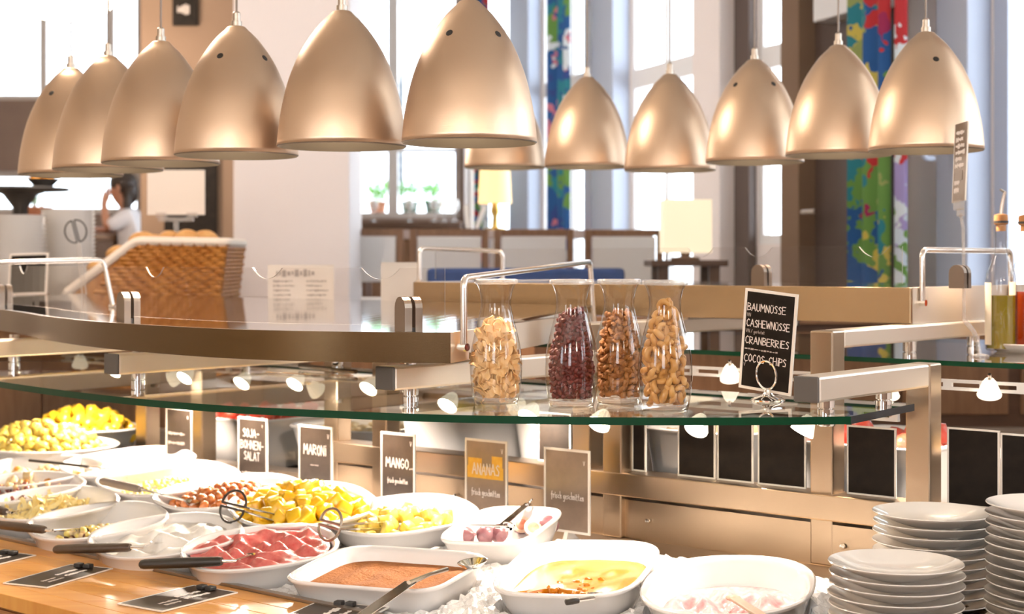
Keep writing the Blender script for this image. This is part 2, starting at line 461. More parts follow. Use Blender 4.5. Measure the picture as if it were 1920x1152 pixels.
# floral curtains ---------------------------------------------------
def curtain_mat(name, cols, scale):
    m = bpy.data.materials.new(name); MATS[name] = m; m.use_nodes = True; nt = m.node_tree; b = nt.nodes['Principled BSDF']
    b.inputs['Roughness'].default_value = .8
    tc = nt.nodes.new('ShaderNodeTexCoord'); vo = nt.nodes.new('ShaderNodeTexVoronoi'); vo.inputs['Scale'].default_value = scale
    nz = nt.nodes.new('ShaderNodeTexNoise'); nz.inputs['Scale'].default_value = scale * 1.3
    mx = nt.nodes.new('ShaderNodeMix'); mx.data_type = 'VECTOR'; mx.inputs[0].default_value = .3
    nt.links.new(tc.outputs['Object'], nz.inputs['Vector'])
    nt.links.new(tc.outputs['Object'], mx.inputs[4]); nt.links.new(nz.outputs['Color'], mx.inputs[5])
    nt.links.new(mx.outputs[1], vo.inputs['Vector'])
    sp = nt.nodes.new('ShaderNodeSeparateColor'); nt.links.new(vo.outputs['Color'], sp.inputs[0])
    r = nt.nodes.new('ShaderNodeValToRGB'); r.color_ramp.interpolation = 'CONSTANT'
    while len(r.color_ramp.elements) < len(cols): r.color_ramp.elements.new(.5)
    for i, c in enumerate(cols):
        r.color_ramp.elements[i].position = i / len(cols); r.color_ramp.elements[i].color = (*c, 1)
    nt.links.new(sp.outputs[0], r.inputs[0]); nt.links.new(r.outputs[0], b.inputs['Base Color'])
    return name
def curtain(px0, px1, m, label, off=.30, z0=1.05, z1=4.1):
    a = W0 + dW * td(px0) + nW * off; b_ = W0 + dW * td(px1) + nW * off; L = (b_ - a).length; d = (b_ - a) / L
    N = max(24, int(L * 90)); bb = MB(); vs = []; fs = []
    for i in range(N + 1):
        t = i / N * L; p = a + d * t
        wv = .028 * math.sin(t * 42) + .01 * math.sin(t * 19 + 1)
        for z_ in (z0, z1):
            for th in (-.004, .004): vs.append(p + nW * (wv + th) + Z * z_)
    for i in range(N):
        o = i * 4; q = o + 4
        fs += [(o, q, q + 2, o + 2), (o + 1, o + 3, q + 3, q + 1), (o, o + 1, q + 1, q), (o + 2, q + 2, q + 3, o + 3)]
    fs += [(0, 2, 3, 1), (N * 4, N * 4 + 1, N * 4 + 3, N * 4 + 2)]
    bb.add(vs, fs)
    r = thing('curtain', (a + b_) / 2 + Z * z0, label, 'curtain', 'floral window curtains')
    bb.build('cloth', m, r, smooth=True)
    MB().tube([a - d * .1 + Z * (z1 - .02), b_ + d * .1 + Z * (z1 - .02)], .015).build('curtain_rail', 'frame_white', r)
    for e in (0, L): MB().tube([a + d * e + Z * (z1 - .02), a + d * e + Z * 4.2], .008).build('rail_hanger', 'frame_white', r)
    return r
blu, wht, grn, red, pnk, yel, tea = (.015, .10, .33), (.68, .78, .88), (.13, .30, .07), (.50, .03, .04), (.60, .20, .28), (.60, .50, .10), (.02, .22, .30)
curtain_mat('floral_a', [(.02, .04, .16), blu, red, grn, tea, pnk, wht, blu], 9)
curtain_mat('floral_b', [blu, (.03, .07, .28), blu, tea, pnk, wht, grn, blu], 8)
curtain_mat('floral_c', [blu, grn, (.30, .36, .12), red, blu, yel, (.32, .02, .10), grn, tea], 8)
curtain_mat('floral_d', [wht, (.60, .72, .86), wht, red, wht, grn, wht, (.35, .30, .62)], 8)
curtain(988, 962, 'floral_a', 'narrow dark floral curtain with red and green behind the middle lamps')
curtain(1150, 1106, 'floral_b', 'deep blue floral curtain between the two blue grey pillars')
curtain(1782, 1704, 'floral_c', 'dark blue and green floral curtain with red blossoms by the doorway')
curtain(1815, 1783, 'floral_d', 'pale floral curtain with sparse flowers next to the right window post')

# the building across the street ------------------------------------
bl = thing('street_facade', (-3, 24, 0), 'pale house front with grey blinds seen through the middle window', 'building')
mat('facade', (.83, .84, .85), .8); mat('blind', (.50, .53, .58), .7); mat('leaf', (.10, .34, .03), .6, noise=(30, (.20, .50, .06), .5)); mat('terracotta', (.42, .16, .08), .7)
MB().abox(-10, 3, 24, 24.4, -1, 12).build('facade_wall', 'facade', bl)
for px in (690, 815):
    for zz in (2.6, 5.6):
        xx = (px - 960) / FPX * 24
        wq = MB().abox(xx - .55, xx + .55, 23.93, 24.0, zz, zz + 1.9).build('facade_window', 'frame_white', bl)
        for k in range(12): MB().abox(xx - .48, xx + .48, 23.88, 23.925, zz + .1 + k * .145, zz + .18 + k * .145).build('blind_slat', 'blind', wq)
# planters outside the window
ledge = MB().abox(-1.6, -.3, 13.3, 13.75, .95, bz(408) - .02).build('window_ledge', 'facade')
tag(ledge, 'pale stone ledge outside under the middle window', 'ledge')
def leaf_ball(b, c, R, n_, rng):
    for i in range(n_):
        d = Vector((rng.gauss(0, 1), rng.gauss(0, 1), rng.gauss(0, .8))).normalized()
        p = Vector(c) + d * R * rng.uniform(.4, 1)
        a = Vector((rng.gauss(0, 1), rng.gauss(0, 1), rng.gauss(0, 1))).normalized(); q = a.cross(d).normalized()
        if q.length < .1: continue
        l = R * .3; 
        b.add([p - a * l * .5, p + q * l * .22, p + a * l * .5, p - q * l * .22 + d * .002], [(0, 1, 2, 3)])
for i, (px, R, potm, lb) in enumerate(((708, .15, 'terracotta', 'leafy green plant in a terracotta pot outside, left of the mullion'), (768, .11, 'glass_bottle', 'green bush in a dark pot outside, right of the mullion'), (812, .13, 'glass_bottle', 'fuller green bush in a dark pot outside by the window frame'))):
    c = Vector((bx(px) * 1.025, 13.55, bz(408) - .02))
    r = thing('potted_plant', c, lb, 'plant', 'plants on the outside ledge')
    MB().lathe([(.055, 0), (.075, .15), (.085, .15), (.085, .17), (.06, .17)], c, 16).build('pot', potm, r, smooth=True)
    b = MB(); leaf_ball(b, c + Z * .27, R, 260, random.Random(i)); o = b.build('foliage', 'leaf', r)
    MB().tube([c + Z * .15, c + Z * .3], .008).build('stem', 'leaf', r)

# high dark sign on the tan pillar, blackboard lower down --------------
p0, p1 = at(323, -30, 9.36), at(369, 47, 9.36)
r = thing('wall_sign', ((p0.x + p1.x) / 2, 9.38, p1.z), 'small black sign high on the tan pillar', 'sign')
MB().abox(p0.x, p1.x, 9.365, 9.4, p1.z, p0.z).build('board', 'board', r)
b = MB(); rng = random.Random(3)
def scribble(b, o, rx, up, w_, h, rows, rng, fill=.9, lw=.10):
    """rows of short irregular marks, like writing too small to read"""
    nn_ = rx.cross(up)
    for i in range(rows):
        x = 0; y = h - (i + .5) * h / rows; end = w_ * rng.uniform(fill * .7, fill)
        while x < end:
            l = w_ * rng.uniform(.03, .09); t = h / rows * lw * rng.uniform(.8, 2.4)
            c = o + rx * (x + l / 2) + up * (y + rng.uniform(-1, 1) * h / rows * .05)
            b.box(c, rx * l / 2, up * t, nn_ * .0004); x += l + w_ * .022
    return b
X3 = Vector((1, 0, 0))
scribble(b, Vector((p0.x + .03, 9.363, p1.z + .07)), X3, Z, .10, .05, 1, rng, lw=.3).build('lettering', 'chalk_dim', r)
p0, p1 = at(366, 285, 9.3), at(402, 430, 9.3)
r = thing('menu_board', ((p0.x + p1.x) / 2, 9.38, PF), 'tall black menu board leaning on the tan pillar behind the rolls', 'board')
MB().abox(p0.x - .2, p1.x, 9.36, 9.395, p1.z - .15, p0.z).build('board', 'board', r)
for q in (p0.x - .18, p1.x - .02): MB().abox(q - .015, q + .015, 9.362, 9.393, PF, p1.z - .14).build('leg', 'board', r)

# globe pendants: one in view, the rest added as fill ------------------------------------------
mat('globe', (1, .95, .88), .4, emit=(1, .86, .68), estr=5)
def globe(i, c, R, label, k=1.0):
    r = thing('globe_pendant', c, label, 'lamp', 'white room pendants')
    MB().lathe([(.02, -R * .55), (R * .6, -R * .48), (R * .95, -R * .2), (R, 0), (R * .9, R * .25), (R * .55, R * .45), (.03, R * .5)], c, 28).build('globe', 'globe', r, smooth=True, auto=80)
    MB().tube([Vector(c) + Z * R * .5, (c[0], c[1], 4.2)], .008).build('cord', 'black_plastic', r)
    MB().lathe([(.05, 0), (.05, .03), (.02, .04)], (c[0], c[1], 4.16), 16).build('ceiling_rose', 'frame_white', r)
    l = bpy.data.lights.new('globe_light', 'POINT'); l.energy = GLOBE_W * k; l.color = WARM2; l.shadow_soft_size = R
    o = bpy.data.objects.new('globe_light', l); COL.objects.link(o); o.location = Vector(c) - Z * (R * .55 + R + .05)
    o.parent = r; o.location = Vector((0, 0, -(R * .55 + R * 1.02 + .03)))
globe(0, at(125, -12, 8.5), .27, 'large glowing white pendant cut by the top edge at the left', .8)
for i, c in enumerate(((-2.8, -1.4, 3.2), (-.6, -1.8, 3.2), (1.8, -1.2, 3.2), (-1.5, 4.9, 3.45))):  # unseen pendants added to fill the room with light
    globe(i + 1, c, .27, 'large white pendant added out of view as fill light', .7 if i == 3 else 1.0)

# ================================================================== THE BUFFET ISLAND
ZL = E - .69        # steel ledge
ZW = E - .70        # wooden tray shelf
S0, S1 = -5.6, -.45
NPOST = 3.147
isl = thing('buffet_counter', sn(-3, 3, 0), 'long buffet counter with orange wooden tray shelf and steel top', 'counter')
MB().snbox(S0, S1, 1.86, 3.2, 0, ZL - .18).build('counter_body', 'wood_front', isl)
MB().snbox(-4.36, S1, 3.201, 4.45, 0, ZL - .18).build('far_body', 'wood_front', isl)
MB().snbox(S0, -4.37, 3.1355, 3.36, ZL - .18, ZL).build('end_ledge', 'steel', isl)
MB().snbox(S0, S1, 1.825, 1.86, .2, ZW - .032).build('front_panel', 'wood_front', isl)
for k in range(14):       # grooved slats under the edge
    MB().snbox(S0, S1, 1.818, 1.8249, ZW - .05 - k * .012, ZW - .042 - k * .012).build('front_slat', 'wood_front', isl)
for k in range(6):        # boards of the wooden shelf, side by side
    MB().snbox(S0, S1, 1.80 + k * .0585, 1.80 + k * .0585 + .058, ZW - .03, ZW).build('shelf_board', 'wood', isl, bevel=.0015)
MB().snbox(S0, S1, 2.152, 2.170, ZL - .18, ZW + .006).build('well_lip', 'steel_dark', isl)
MB().snbox(-1.43, S1, 2.171, 2.949, ZL - .18, ZW).build('steel_top', 'steel', isl)
MB().snbox(S0, S1, 2.95, 3.135, ZL - .18, ZL).build('back_ledge', 'steel', isl, bevel=.004)
MB().snbox(-4.36, S1, 3.201, 4.45, ZL - .18, ZL).build('far_top', 'steel', isl)
MB().snbox(-4.02, -3.381, 3.136, 3.199, ZL - .18, ZL + .055).build('low_panel', 'steel_dark', isl)
MB().snbox(-3.38, S1, 3.136, 3.199, ZL - .18, ZL + .095).build('back_panel', 'steel', isl)
beam = MB().snbox(-3.38, S1, 3.118, 3.20, E - .585, E - .527).build('cross_beam', 'steel', isl, bevel=.003)
for px in (1555, 1190, 830):
    p = on_n(px + 25, 1000, 3.13); p.z = ZL + .05
    MB().lathe([(.0, -.006), (.006, -.005), (.007, 0), (.006, .002)], p, 12, R=V3.to_track_quat('Z', 'Y').to_matrix()).build('panel_screw', 'chrome', isl, smooth=True)

# crushed ice is built after the dishes (it makes room for them)

# front support frames -------------------------------------------------
ARM_T = E - .2214
ZG = E - .300        # top of the lower glass
posts = [((.894, 3.36), .48, 'steel frame with lilac lit arm right of the black nut sign'), ((.268, 3.887), .80, 'steel frame whose arm ends beside the jar of coconut chips'),
         ((-.359, 4.413), .90, 'steel frame whose arm ends under the long bronze fascia'), ((-.985, 4.94), .725, 'steel frame with its arm end at the left edge')]
V = V3.copy()
for i, (P, L, lb) in enumerate(posts):
    P = Vector((P[0], P[1], ZL))
    r = thing('support_frame', P, lb, 'frame', 'front steel support frames')
    MB().box(P + Z * (ARM_T - ZL) / 2, U3 * .029, V * .029, Z * (ARM_T - ZL) / 2).build('post', 'steel', r, bevel=.004)
    mid = P - V * (L / 2 + .029); mid.z = ARM_T - .025
    MB().box(mid, U3 * .0275, V * L / 2, Z * .025).build('arm', 'steel_arm', r, bevel=.005)
    tip = P - V * (L + .029); tip.z = ARM_T - .025
    MB().box(tip - V * .002, U3 * .0275, V * .003, Z * .025).build('end_cap', 'end_cap', r, bevel=.004)
    for dd in (.075, L - .16):
        q = tip + V * dd
        if n_of(q) > 3.02: continue
        zb = ZG
        MB().lathe([(.017, 0), (.017, .010), (.013, .011), (.013, .013), (.017, .014), (.017, ARM_T - .05 - zb)], (q.x, q.y, zb), 18).build('standoff', 'chrome', r, smooth=True)
        MB().lathe([(.016, 0), (.018, .002), (.018, .007)], (q.x, q.y, ZG - .0225), 18).build('glass_clamp', 'chrome', r, smooth=True)
        if i > 0: MB().lathe([(.014, 0), (.014, .0118)], (q.x, q.y, ARM_T), 14).build('deck_spacer', 'chrome', r)
# two far posts whose arms go the other way
FA_T = E - .158
for i, (k, lb) in enumerate(((.2416, 'far steel frame standing between the black sign backs at the right'), (.927, 'far steel frame just behind the post by the pale fig sign'), (1.853, 'far steel frame between the chestnut and mango signs'), (2.766, 'far steel frame at the left end of the cross beam'))):
    P = Vector((.894 - .7655 * k, 3.36 + .6434 * k, ZL)) + V * .016; P.z = ZL
    r = thing('support_frame', P, lb, 'frame', 'far steel support frames')
    MB().box(P + Z * (FA_T - ZL) / 2, U3 * .029, V * .029, Z * (FA_T - ZL) / 2).build('post', 'steel', r, bevel=.004)
    L = 1.0
    mid = P + V * (L / 2 + .029); mid.z = FA_T - .02
    MB().box(mid, U3 * .0275, V * L / 2, Z * .0205).build('arm', 'steel_arm', r, bevel=.005)
    MB().box(P + V * (L + .031) + Z * (FA_T - .02 - ZL), U3 * .0275, V * .003, Z * .0205).build('end_cap', 'end_cap', r)
    for dd in (.42, .8):
        q = P + V * dd
        MB().lathe([(.017, 0), (.017, .010), (.013, .011), (.013, .013), (.017, .014), (.017, FA_T - .041 - (E - .238))], (q.x, q.y, E - .238), 18).build('standoff', 'chrome', r, smooth=True)

# curves -----------------------------------------------------------------
def smooth_curve(pts, k=8):
    pts = [Vector((p[0], p[1], 0)) for p in pts]; out = []
    for i in range(len(pts) - 1):
        p0 = pts[max(i - 1, 0)]; p1 = pts[i]; p2 = pts[i + 1]; p3 = pts[min(i + 2, len(pts) - 1)]
        for j in range(k):
            t = j / k
            out.append(.5 * ((2 * p1) + (p2 - p0) * t + (2 * p0 - 5 * p1 + 4 * p2 - p3) * t * t + (3 * p1 - p0 - 3 * p2 + p3) * t ** 3))
    out.append(pts[-1]); return out
gl_front = smooth_curve([(-2.75, 5.75), (-2.2, 5.05), (-1.72, 4.42), (-1.274, 3.85), (-.905, 3.453), (-.624, 3.23), (-.387, 3.115), (-.166, 3.03), (.041, 2.988), (.2455, 2.967), (.45, 2.967), (.654, 2.986)])
dk_front = smooth_curve([(-2.22, 5.68), (-1.95, 5.28), (-1.50, 4.60), (-1.22, 4.08), (-.968, 3.70), (-.646, 3.36), (-.40, 3.225), (-.126, 3.17)])

def plate_from(curve, rear, zt, th, name, mats, parent):
    """flat slab: front curve then rear points; materials: faces, front edge, other edge"""
    poly = [Vector((p.x, p.y, 0)) for p in curve] + [Vector((p[0], p[1], 0)) for p in rear]
    nf = len(curve); N = len(poly); b = MB()
    top = [p + Z * zt for p in poly]; bot = [p + Z * (zt - th) for p in poly]
    b.cur = 0; b.add(top, [tuple(range(N))]); b.add(bot, [tuple(range(N))[::-1]])
    for i in range(N):
        j = (i + 1) % N; b.cur = 1 if i < nf - 1 else 2
        b.add([bot[i], bot[j], top[j], top[i]], [(0, 1, 2, 3)])
    return b.build(name, mats, parent)
rear = [(.847, 3.255)]
e1 = sn(s_of((.847, 3.255)) - .02, 3.045); e2 = sn(-5.5, 3.045)
gs = thing('glass_shelf', (0, 3.0, ZG - .015), 'long curved clear glass shelf with green edge carrying the four jars', 'shelf')
plate_from(gl_front, [(.847, 3.255), (e1.x, e1.y), (e2.x, e2.y)], ZG, .015, 'pane', ['glass', 'glass_edge', 'glass_edge_dark'], gs)

# near gantry: curved bronze fascia with a dark mirror-like top -------------
ZD0, ZD1 = E - .2095, E - .1465
NR = 3.50
cr = Vector((.225, 4.40, 0))                  # right rear corner
rl = sn(-5.1, NR)
deck = thing('gantry_deck', (-.9, 3.9, ZD0), 'long upper shelf with curved bronze steel front and dark mirror top', 'shelf')
def wall_strip(pts, z0, z1, th, name, m, parent, closed=False, z0b=None, z1b=None):
    b = MB(); N = len(pts); inn = []
    for i, p in enumerate(pts):
        a = pts[max(i - 1, 0)]; c = pts[min(i + 1, N - 1)]; d = (c - a).normalized(); inn.append(p + Vector((-d.y, d.x, 0)) * th)
    vs = []
    for p, q in zip(pts, inn): vs += [p + Z * z0, p + Z * z1, q + Z * z1, q + Z * z0]
    fs = []
    for i in range(N - 1):
        o = i * 4
        for j in range(4): fs.append((o + j, o + 4 + j, o + 4 + (j + 1) % 4, o + (j + 1) % 4)[::-1])
    fs.append((0, 1, 2, 3)); e = (N - 1) * 4; fs.append((e + 3, e + 2, e + 1, e))
    return b.add(vs, fs).build(name, m, parent, smooth=True)
wall_strip(dk_front, ZD0, ZD1, .012, 'front_fascia', 'steel_fascia', deck)
side = [Vector((-.126, 3.17, 0)), cr]
wall_strip(side, ZD0, ZD1, .012, 'end_fascia', 'steel_arm', deck)
# the top rises slightly to the back
poly = [p + Vector((0, .013, 0)) for p in dk_front] + [cr, Vector((rl.x, rl.y, 0))]
def top_z(p): return ZD1 - .003 + .024 * max(0, min(1, (n_of(p) - 2.45) / 1.05))
b = MB(); N = len(poly)
# triangulate as strip between front curve and rear line for a clean surface
fr_ = [p + Vector((0, .013, 0)) for p in dk_front]; re_ = []
for i in range(len(fr_)):
    t = i / (len(fr_) - 1); re_.append(Vector((rl.x, rl.y, 0)).lerp(cr, t))
vs = []
for p, q in zip(fr_, re_):
    zq = ZD1 - .003 + .024
    vs += [p + Z * (ZD1 - .002), q + Z * zq, p + Z * (ZD1 - .008), q + Z * (zq - .006)]
fs = []
for i in range(len(fr_) - 1):
    o = i * 4; q = o + 4
    fs += [(o, q, q + 1, o + 1), (o + 2, o + 3, q + 3, q + 2), (o + 1, q + 1, q + 3, o + 3), (o, o + 2, q + 2, q)]
e = (len(fr_) - 1) * 4; fs += [(0, 1, 3, 2), (e, e + 2, e + 3, e + 1)]
b.add(vs, fs).build('mirror_top', 'steel_top', deck)
MB().tube([Vector((rl.x, rl.y, ZD0 + .03)), cr + Z * (ZD0 + .03)], .012, 6).build('rear_rail', 'steel', deck)

# far gantry -----------------------------------------------------------------
FZ0, FZ1 = E - .1565, E - .066
fd = thing('gantry_deck', sn(-2.5, 3.9, FZ0), 'straight far upper shelf with a tan steel front behind the jars', 'shelf')
MB().snbox(-3.43, -1.719, 3.588, 3.60, FZ0, FZ1).build('front_fascia', 'steel_tan', fd, bevel=.002)
MB().snbox(-1.731, -1.719, 3.6005, 4.45, FZ0, FZ1).build('end_fascia', 'steel_arm', fd)
MB().snbox(-3.43, -3.418, 3.6005, 4.45, FZ0, FZ1).build('end_fascia', 'steel_arm', fd)
MB().snbox(-3.417, -1.732, 3.6005, 4.45, FZ1 - .008, FZ1 - .001).build('mirror_top', 'steel_top', fd)
fg = thing('glass_shelf', sn(-2.5, 3.9, E - .25), 'far clear glass shelf with green edge carrying the oil tray', 'shelf')
c0, c1 = sn(-4.2, 3.497), sn(-.6, 3.497); c2, c3 = sn(-.6, 4.5), sn(-4.2, 4.5)
plate_from([c0, c1], [(c2.x, c2.y), (c3.x, c3.y)], E - .238, .012, 'pane', ['glass', 'glass_edge', 'glass_edge_dark'], fg)

# acrylic splash screens with scalloped top edges -----------------------------
def offset_curve(pts, d):
    out = []
    for i, p in enumerate(pts):
        a = pts[max(i - 1, 0)]; c = pts[min(i + 1, len(pts) - 1)]; t = (c - a).normalized(); out.append(p + Vector((-t.y, t.x, 0)) * d)
    return out
def resample(pts, step):
    out = [pts[0].copy()]; acc = 0
    for i in range(len(pts) - 1):
        a, b_ = pts[i], pts[i + 1]; L = (b_ - a).length; t = step - acc
        while t <= L:
            out.append(a.lerp(b_, t / L)); t += step
        acc = L - (t - step)
    return out
def screen(path, z0, z1, notches, nw, nd, label, name='splash_screen'):
    """path sampled finely; notches = list of pixel columns of their middles"""
    th = .0022; b = MB(); N = len(path); nrm = []
    for i, p in enumerate(path):
        a = path[max(i - 1, 0)]; c = path[min(i + 1, N - 1)]; t = (c - a).normalized(); nrm.append(Vector((-t.y, t.x, 0)))
    cen = []
    for px in notches:
        k_ = (px - 960) / FPX
        j = min(range(N), key=lambda q: abs(path[q].x / path[q].y - k_)); cen.append(j)
    acc = [0]
    for i in range(1, N): acc.append(acc[-1] + (path[i] - path[i - 1]).length)
    def top(i):
        zz = z1
        for j in cen:
            u = abs(acc[i] - acc[j]) / (nw / 2)
            if u < 1: zz = min(zz, z1 - nd * (1 - u ** 2.2))
        return zz
    vs = []
    for i, p in enumerate(path):
        for sg in (-1, 1): vs += [p + nrm[i] * th * sg + Z * z0, p + nrm[i] * th * sg + Z * top(i)]
    b.cur = 0
    base = len(b.v); b.v += vs
    def f(q, m): b.f.append([base + x for x in q]); b.m.append(m)
    for i in range(N - 1):
        o = i * 4; q = o + 4
        f((o, q, q + 1, o + 1), 0); f((o + 2, o + 3, q + 3, q + 2), 0); f((o + 1, q + 1, q + 3, o + 3), 1); f((o, o + 2, q + 2, q), 1)
    f((0, 1, 3, 2), 1); e = (N - 1) * 4; f((e, e + 2, e + 3, e + 1), 1)
    return tag(b.build(name, ['acrylic', 'acrylic_edge']), label, 'screen', 'clear acrylic splash screens')
ac = resample(offset_curve(dk_front, .075), .006)
ac = [p for p in ac if p.y < 5.0 and p.x / p.y < (838 - 960) / FPX]
screen(ac, ZD1 + .012, E - .014, (45, 290, 500, 716), .085, .024, 'clear acrylic screen with scalloped edge on the near upper shelf')
af = [sn(-3.38 + .006 * i, 3.64) for i in range(int(1.62 / .006))]
screen(af, FZ1 + .008, E + .038, (1315, 1422, 1640), .085, .026, 'clear acrylic screen with scalloped edge on the far upper shelf')
def clamp(c, t, h, w_, label):
    """rounded two-plate clamp standing at c, plates along direction t"""
    t = Vector(t).normalized(); nn_ = Vector((-t.y, t.x, 0))
    r = thing('screen_clamp', c, label, 'clamp', 'steel clamps holding the screens')
    for sg in (-1, 1):
        o = Vector(c) + nn_ * (.0125 * sg - .0085)
        pts = [o - t * w_, o + t * w_] + [o + Z * (h - w_) + t * w_ * math.cos(a) + Z * w_ * math.sin(a) for a in [math.pi * k / 8 for k in range(9)]]
        MB().prism(pts, nn_ * .017).build('clamp_plate', 'clamp_steel', r)
    MB().box(Vector(c) + Z * .004, t * w_ * .9, nn_ * .004, Z * .004).build('clamp_foot', 'cap_black', r)
    for sg in (-.4, .4):
        q = Vector(c) + Z * .016 + t * w_ * sg + nn_ * .0212
        MB().lathe([(.0, -.001), (.0028, -.001), (.0028, .001)], q, 10, R=nn_.to_track_quat('Z', 'Y').to_matrix()).build('screw', 'cap_black', r)
def on_path(path, px):
    k_ = (px - 960) / FPX; return min(range(len(path)), key=lambda q: abs(path[q].x / path[q].y - k_))
acf = resample(offset_curve(dk_front, .075), .006)
for px, lb in ((8, 'rounded steel clamp at the left edge of the picture'), (240, 'rounded steel clamp in front of the bread basket'), (766, 'rounded steel clamp near the right end of the near shelf')):
    j = on_path(acf, px); p = acf[j]; t = (acf[min(j + 2, len(acf) - 1)] - acf[max(j - 2, 0)]).normalized()
    clamp(p + Z * (ZD1 - .001), U3 * .6 + V * -.2 if px > 600 else t, .073, .0235, lb)
for px, lb in ((1428, 'small rounded clamp on the far shelf above the nut sign'), (1800, 'tan rounded clamp on the far shelf behind the oil bottles')):
    k_ = (px - 960) / FPX
    p = on_n(px, 500, 3.64); clamp(Vector((p.x, p.y, FZ1 - .001)), U3, .058, .02, lb)

# bent tube rails ---------------------------------------------------------------
def rail(pts, r_, label, feet=True):
    c = Vector(pts[0]); r = thing('tube_rail', c, label, 'rail', 'bent steel tube rails')
    MB().tube(bend(pts, .022), r_, 10).build('tube', 'wire', r, smooth=True)
    for p in (pts[0], pts[-1]):
        MB().tube([Vector(p) - U3 * .012, Vector(p) + U3 * .010], .0085, 10).build('fixing_bolt', 'chrome', r)
a0 = at(872, 648, 3.20) + Vector((.012, 0, 0)); a1 = at(1112, 610, 4.36)
a0 = Vector((-.100, 3.20, E - .178)); a1 = Vector((.232, 4.36, E - .178))
rail([a0, a0 + Z * .143, Vector((a1.x - .012, a1.y, E - .002)), a1], .0075, 'bent steel rail fixed to the end of the near shelf behind the coconut jar')
q0 = at(212, 600, 4.70); q0.z = top_z(q0) + .003
rail([q0, Vector((q0.x - .03, q0.y, E + .005)), q0 - V * 1.1 - U3 * .02 + Z * (E - .02 - q0.z), q0 - V * 1.12 + Z * (ZD1 - q0.z)], .007, 'bent steel rail at the left edge before the dark card')
p0 = sn(-3.40, 3.62, FZ1); p1 = sn(-3.02, 3.98, FZ1)
p0 = at(787, 520, 5.0); p0.z = FZ1; p1 = at(942, 520, 5.15); p1.z = FZ1
rail([p0, Vector((p0.x, p0.y, E + .043)), Vector((p1.x, p1.y, E + .033)), p1], .0075, 'bent steel rail at the left end of the far shelf')
p0 = Vector((1.008, 3.865, E - .105)); p1 = p0 + V * .55
p0 = sn(-1.712, 3.64, E - .105); p1 = sn(-1.712, 4.2, E - .105)
rail([p0, Vector((p0.x, p0.y, E + .028)), Vector((p1.x, p1.y, E + .028)), p1], .0075, 'bent steel rail at the right end of the far shelf by the oil bottles')

# ================================================================== PENDANT HEAT LAMPS
LD = .30; LR = LD / 2; LH = .314; LK = 1.2
prof = [(.10, 1.0), (.145, .992), (.20, .965), (.34, .90), (.50, .80), (.64, .69), (.77, .55), (.87, .40), (.955, .20), (1.0, 0.0)]
def lamp_r(h):
    for (r0, h0), (r1, h1) in zip(prof, prof[1:]):
        if h1 <= h <= h0: return LR * (r0 + (r1 - r0) * (h0 - h) / (h0 - h1))
    return LR
def dense(pr, k=4):
    pts = smooth_curve([(r, h) for r, h in pr], k); return [(max(p.x, .02), p.y) for p in pts]
pd = dense(prof)
outer = [(r * LR, h * LH) for r, h in pd]
inner = [(max(r * LR - .003, .004), h * LH - .003) for r, h in pd]
def lamp(c, holes, label, group, flip=0.0):
    c = Vector(c); r = thing('pendant_lamp', c, label, 'lamp', group)
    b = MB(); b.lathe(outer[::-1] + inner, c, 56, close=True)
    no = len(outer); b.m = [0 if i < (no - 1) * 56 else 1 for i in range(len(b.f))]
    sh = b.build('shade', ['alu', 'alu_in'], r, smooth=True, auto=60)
    MB().lathe([(.013, LH - .006), (.013, LH + .012), (.0095, LH + .013), (.0095, LH + .032), (.006, LH + .036)], c, 14).build('collar', 'steel_dark', r, smooth=True)
    MB().tube([c + Z * (LH + .03), Vector((c.x, c.y, 4.2))], .0028, 8).build('cord', 'grey_handle', r)
    MB().lathe([(.045, 0), (.045, .02), (.012, .035)], (c.x, c.y, 4.165), 16).build('ceiling_rose', 'wire', r)
    MB().lathe([(.0, .010), (.036, .014), (.055, .034), (.060, .060), (.044, .095), (.024, .135), (.020, .17)], c, 24).build('bulb', 'bulb', r, smooth=True, auto=80)
    for az in holes:
        h = .735; rr = lamp_r(h); a = math.radians(az)
        dr_ = (lamp_r(h - .04) - lamp_r(h + .04)) / (.08 * LH)
        d = Vector((math.sin(a), -math.cos(a), 0)); nn_ = (d + Z * dr_).normalized()
        p = c + d * rr + Z * h * LH
        MB().lathe([(.0, -.002), (.0082, -.002), (.0082, .0006), (.0066, .0012), (.0, .0012)], p, 16, R=nn_.to_track_quat('Z', 'Y').to_matrix()).build('vent_hole', 'hole', r)
    spot('lamp_light', c + Z * .006, c - Z, LAMP_W, WARM, 115, .6, r, .035)
near = [(133, 2, 328, 3.78, (-22, 118)), (203, 1, 318, 3.56, (160, 220)), (301.5, 0, 306, 3.32, (160, 220)), (443.5, 0, 291, 3.14, (-16, 60)), (641, 0, 274, 2.99, (160, 220)), (880, 0, 267, 2.85, (-28, 47))]
nl = ['first', 'second', 'third', 'fourth', 'fifth']
for i, (px, _, py, Y, holes) in enumerate(near):
    lb = 'nearest and largest brushed pendant lamp, sixth of the near row' if i == 5 else '%s brushed metal pendant lamp from the left in the near row' % nl[i]
    lamp(at(px, py, Y * LK), holes, lb, 'near row of pendant lamps')
far = [(947, 314, 4.75, (180,)), (1101, 313, 4.5, (180,)), (1256, 319, 4.22, (180,)), (1415, 304, 3.95, (-50, 31)), (1572, 291, 3.68, (180,)), (1736, 282, 3.42, (2, 140))]
fl_ = ['pendant lamp mostly hidden behind the nearest lamp', 'second pendant lamp from the left in the far row', 'third pendant lamp from the left in the far row', 'far row pendant lamp with two dark holes in view', 'second pendant lamp from the right in the far row', 'rightmost pendant lamp with one hole, behind the slim brown card']
for (px, py, Y, holes), lb in zip(far, fl_): lamp(at(px, py, Y * LK), holes, 'brushed metal ' + lb, 'far row of pendant lamps')

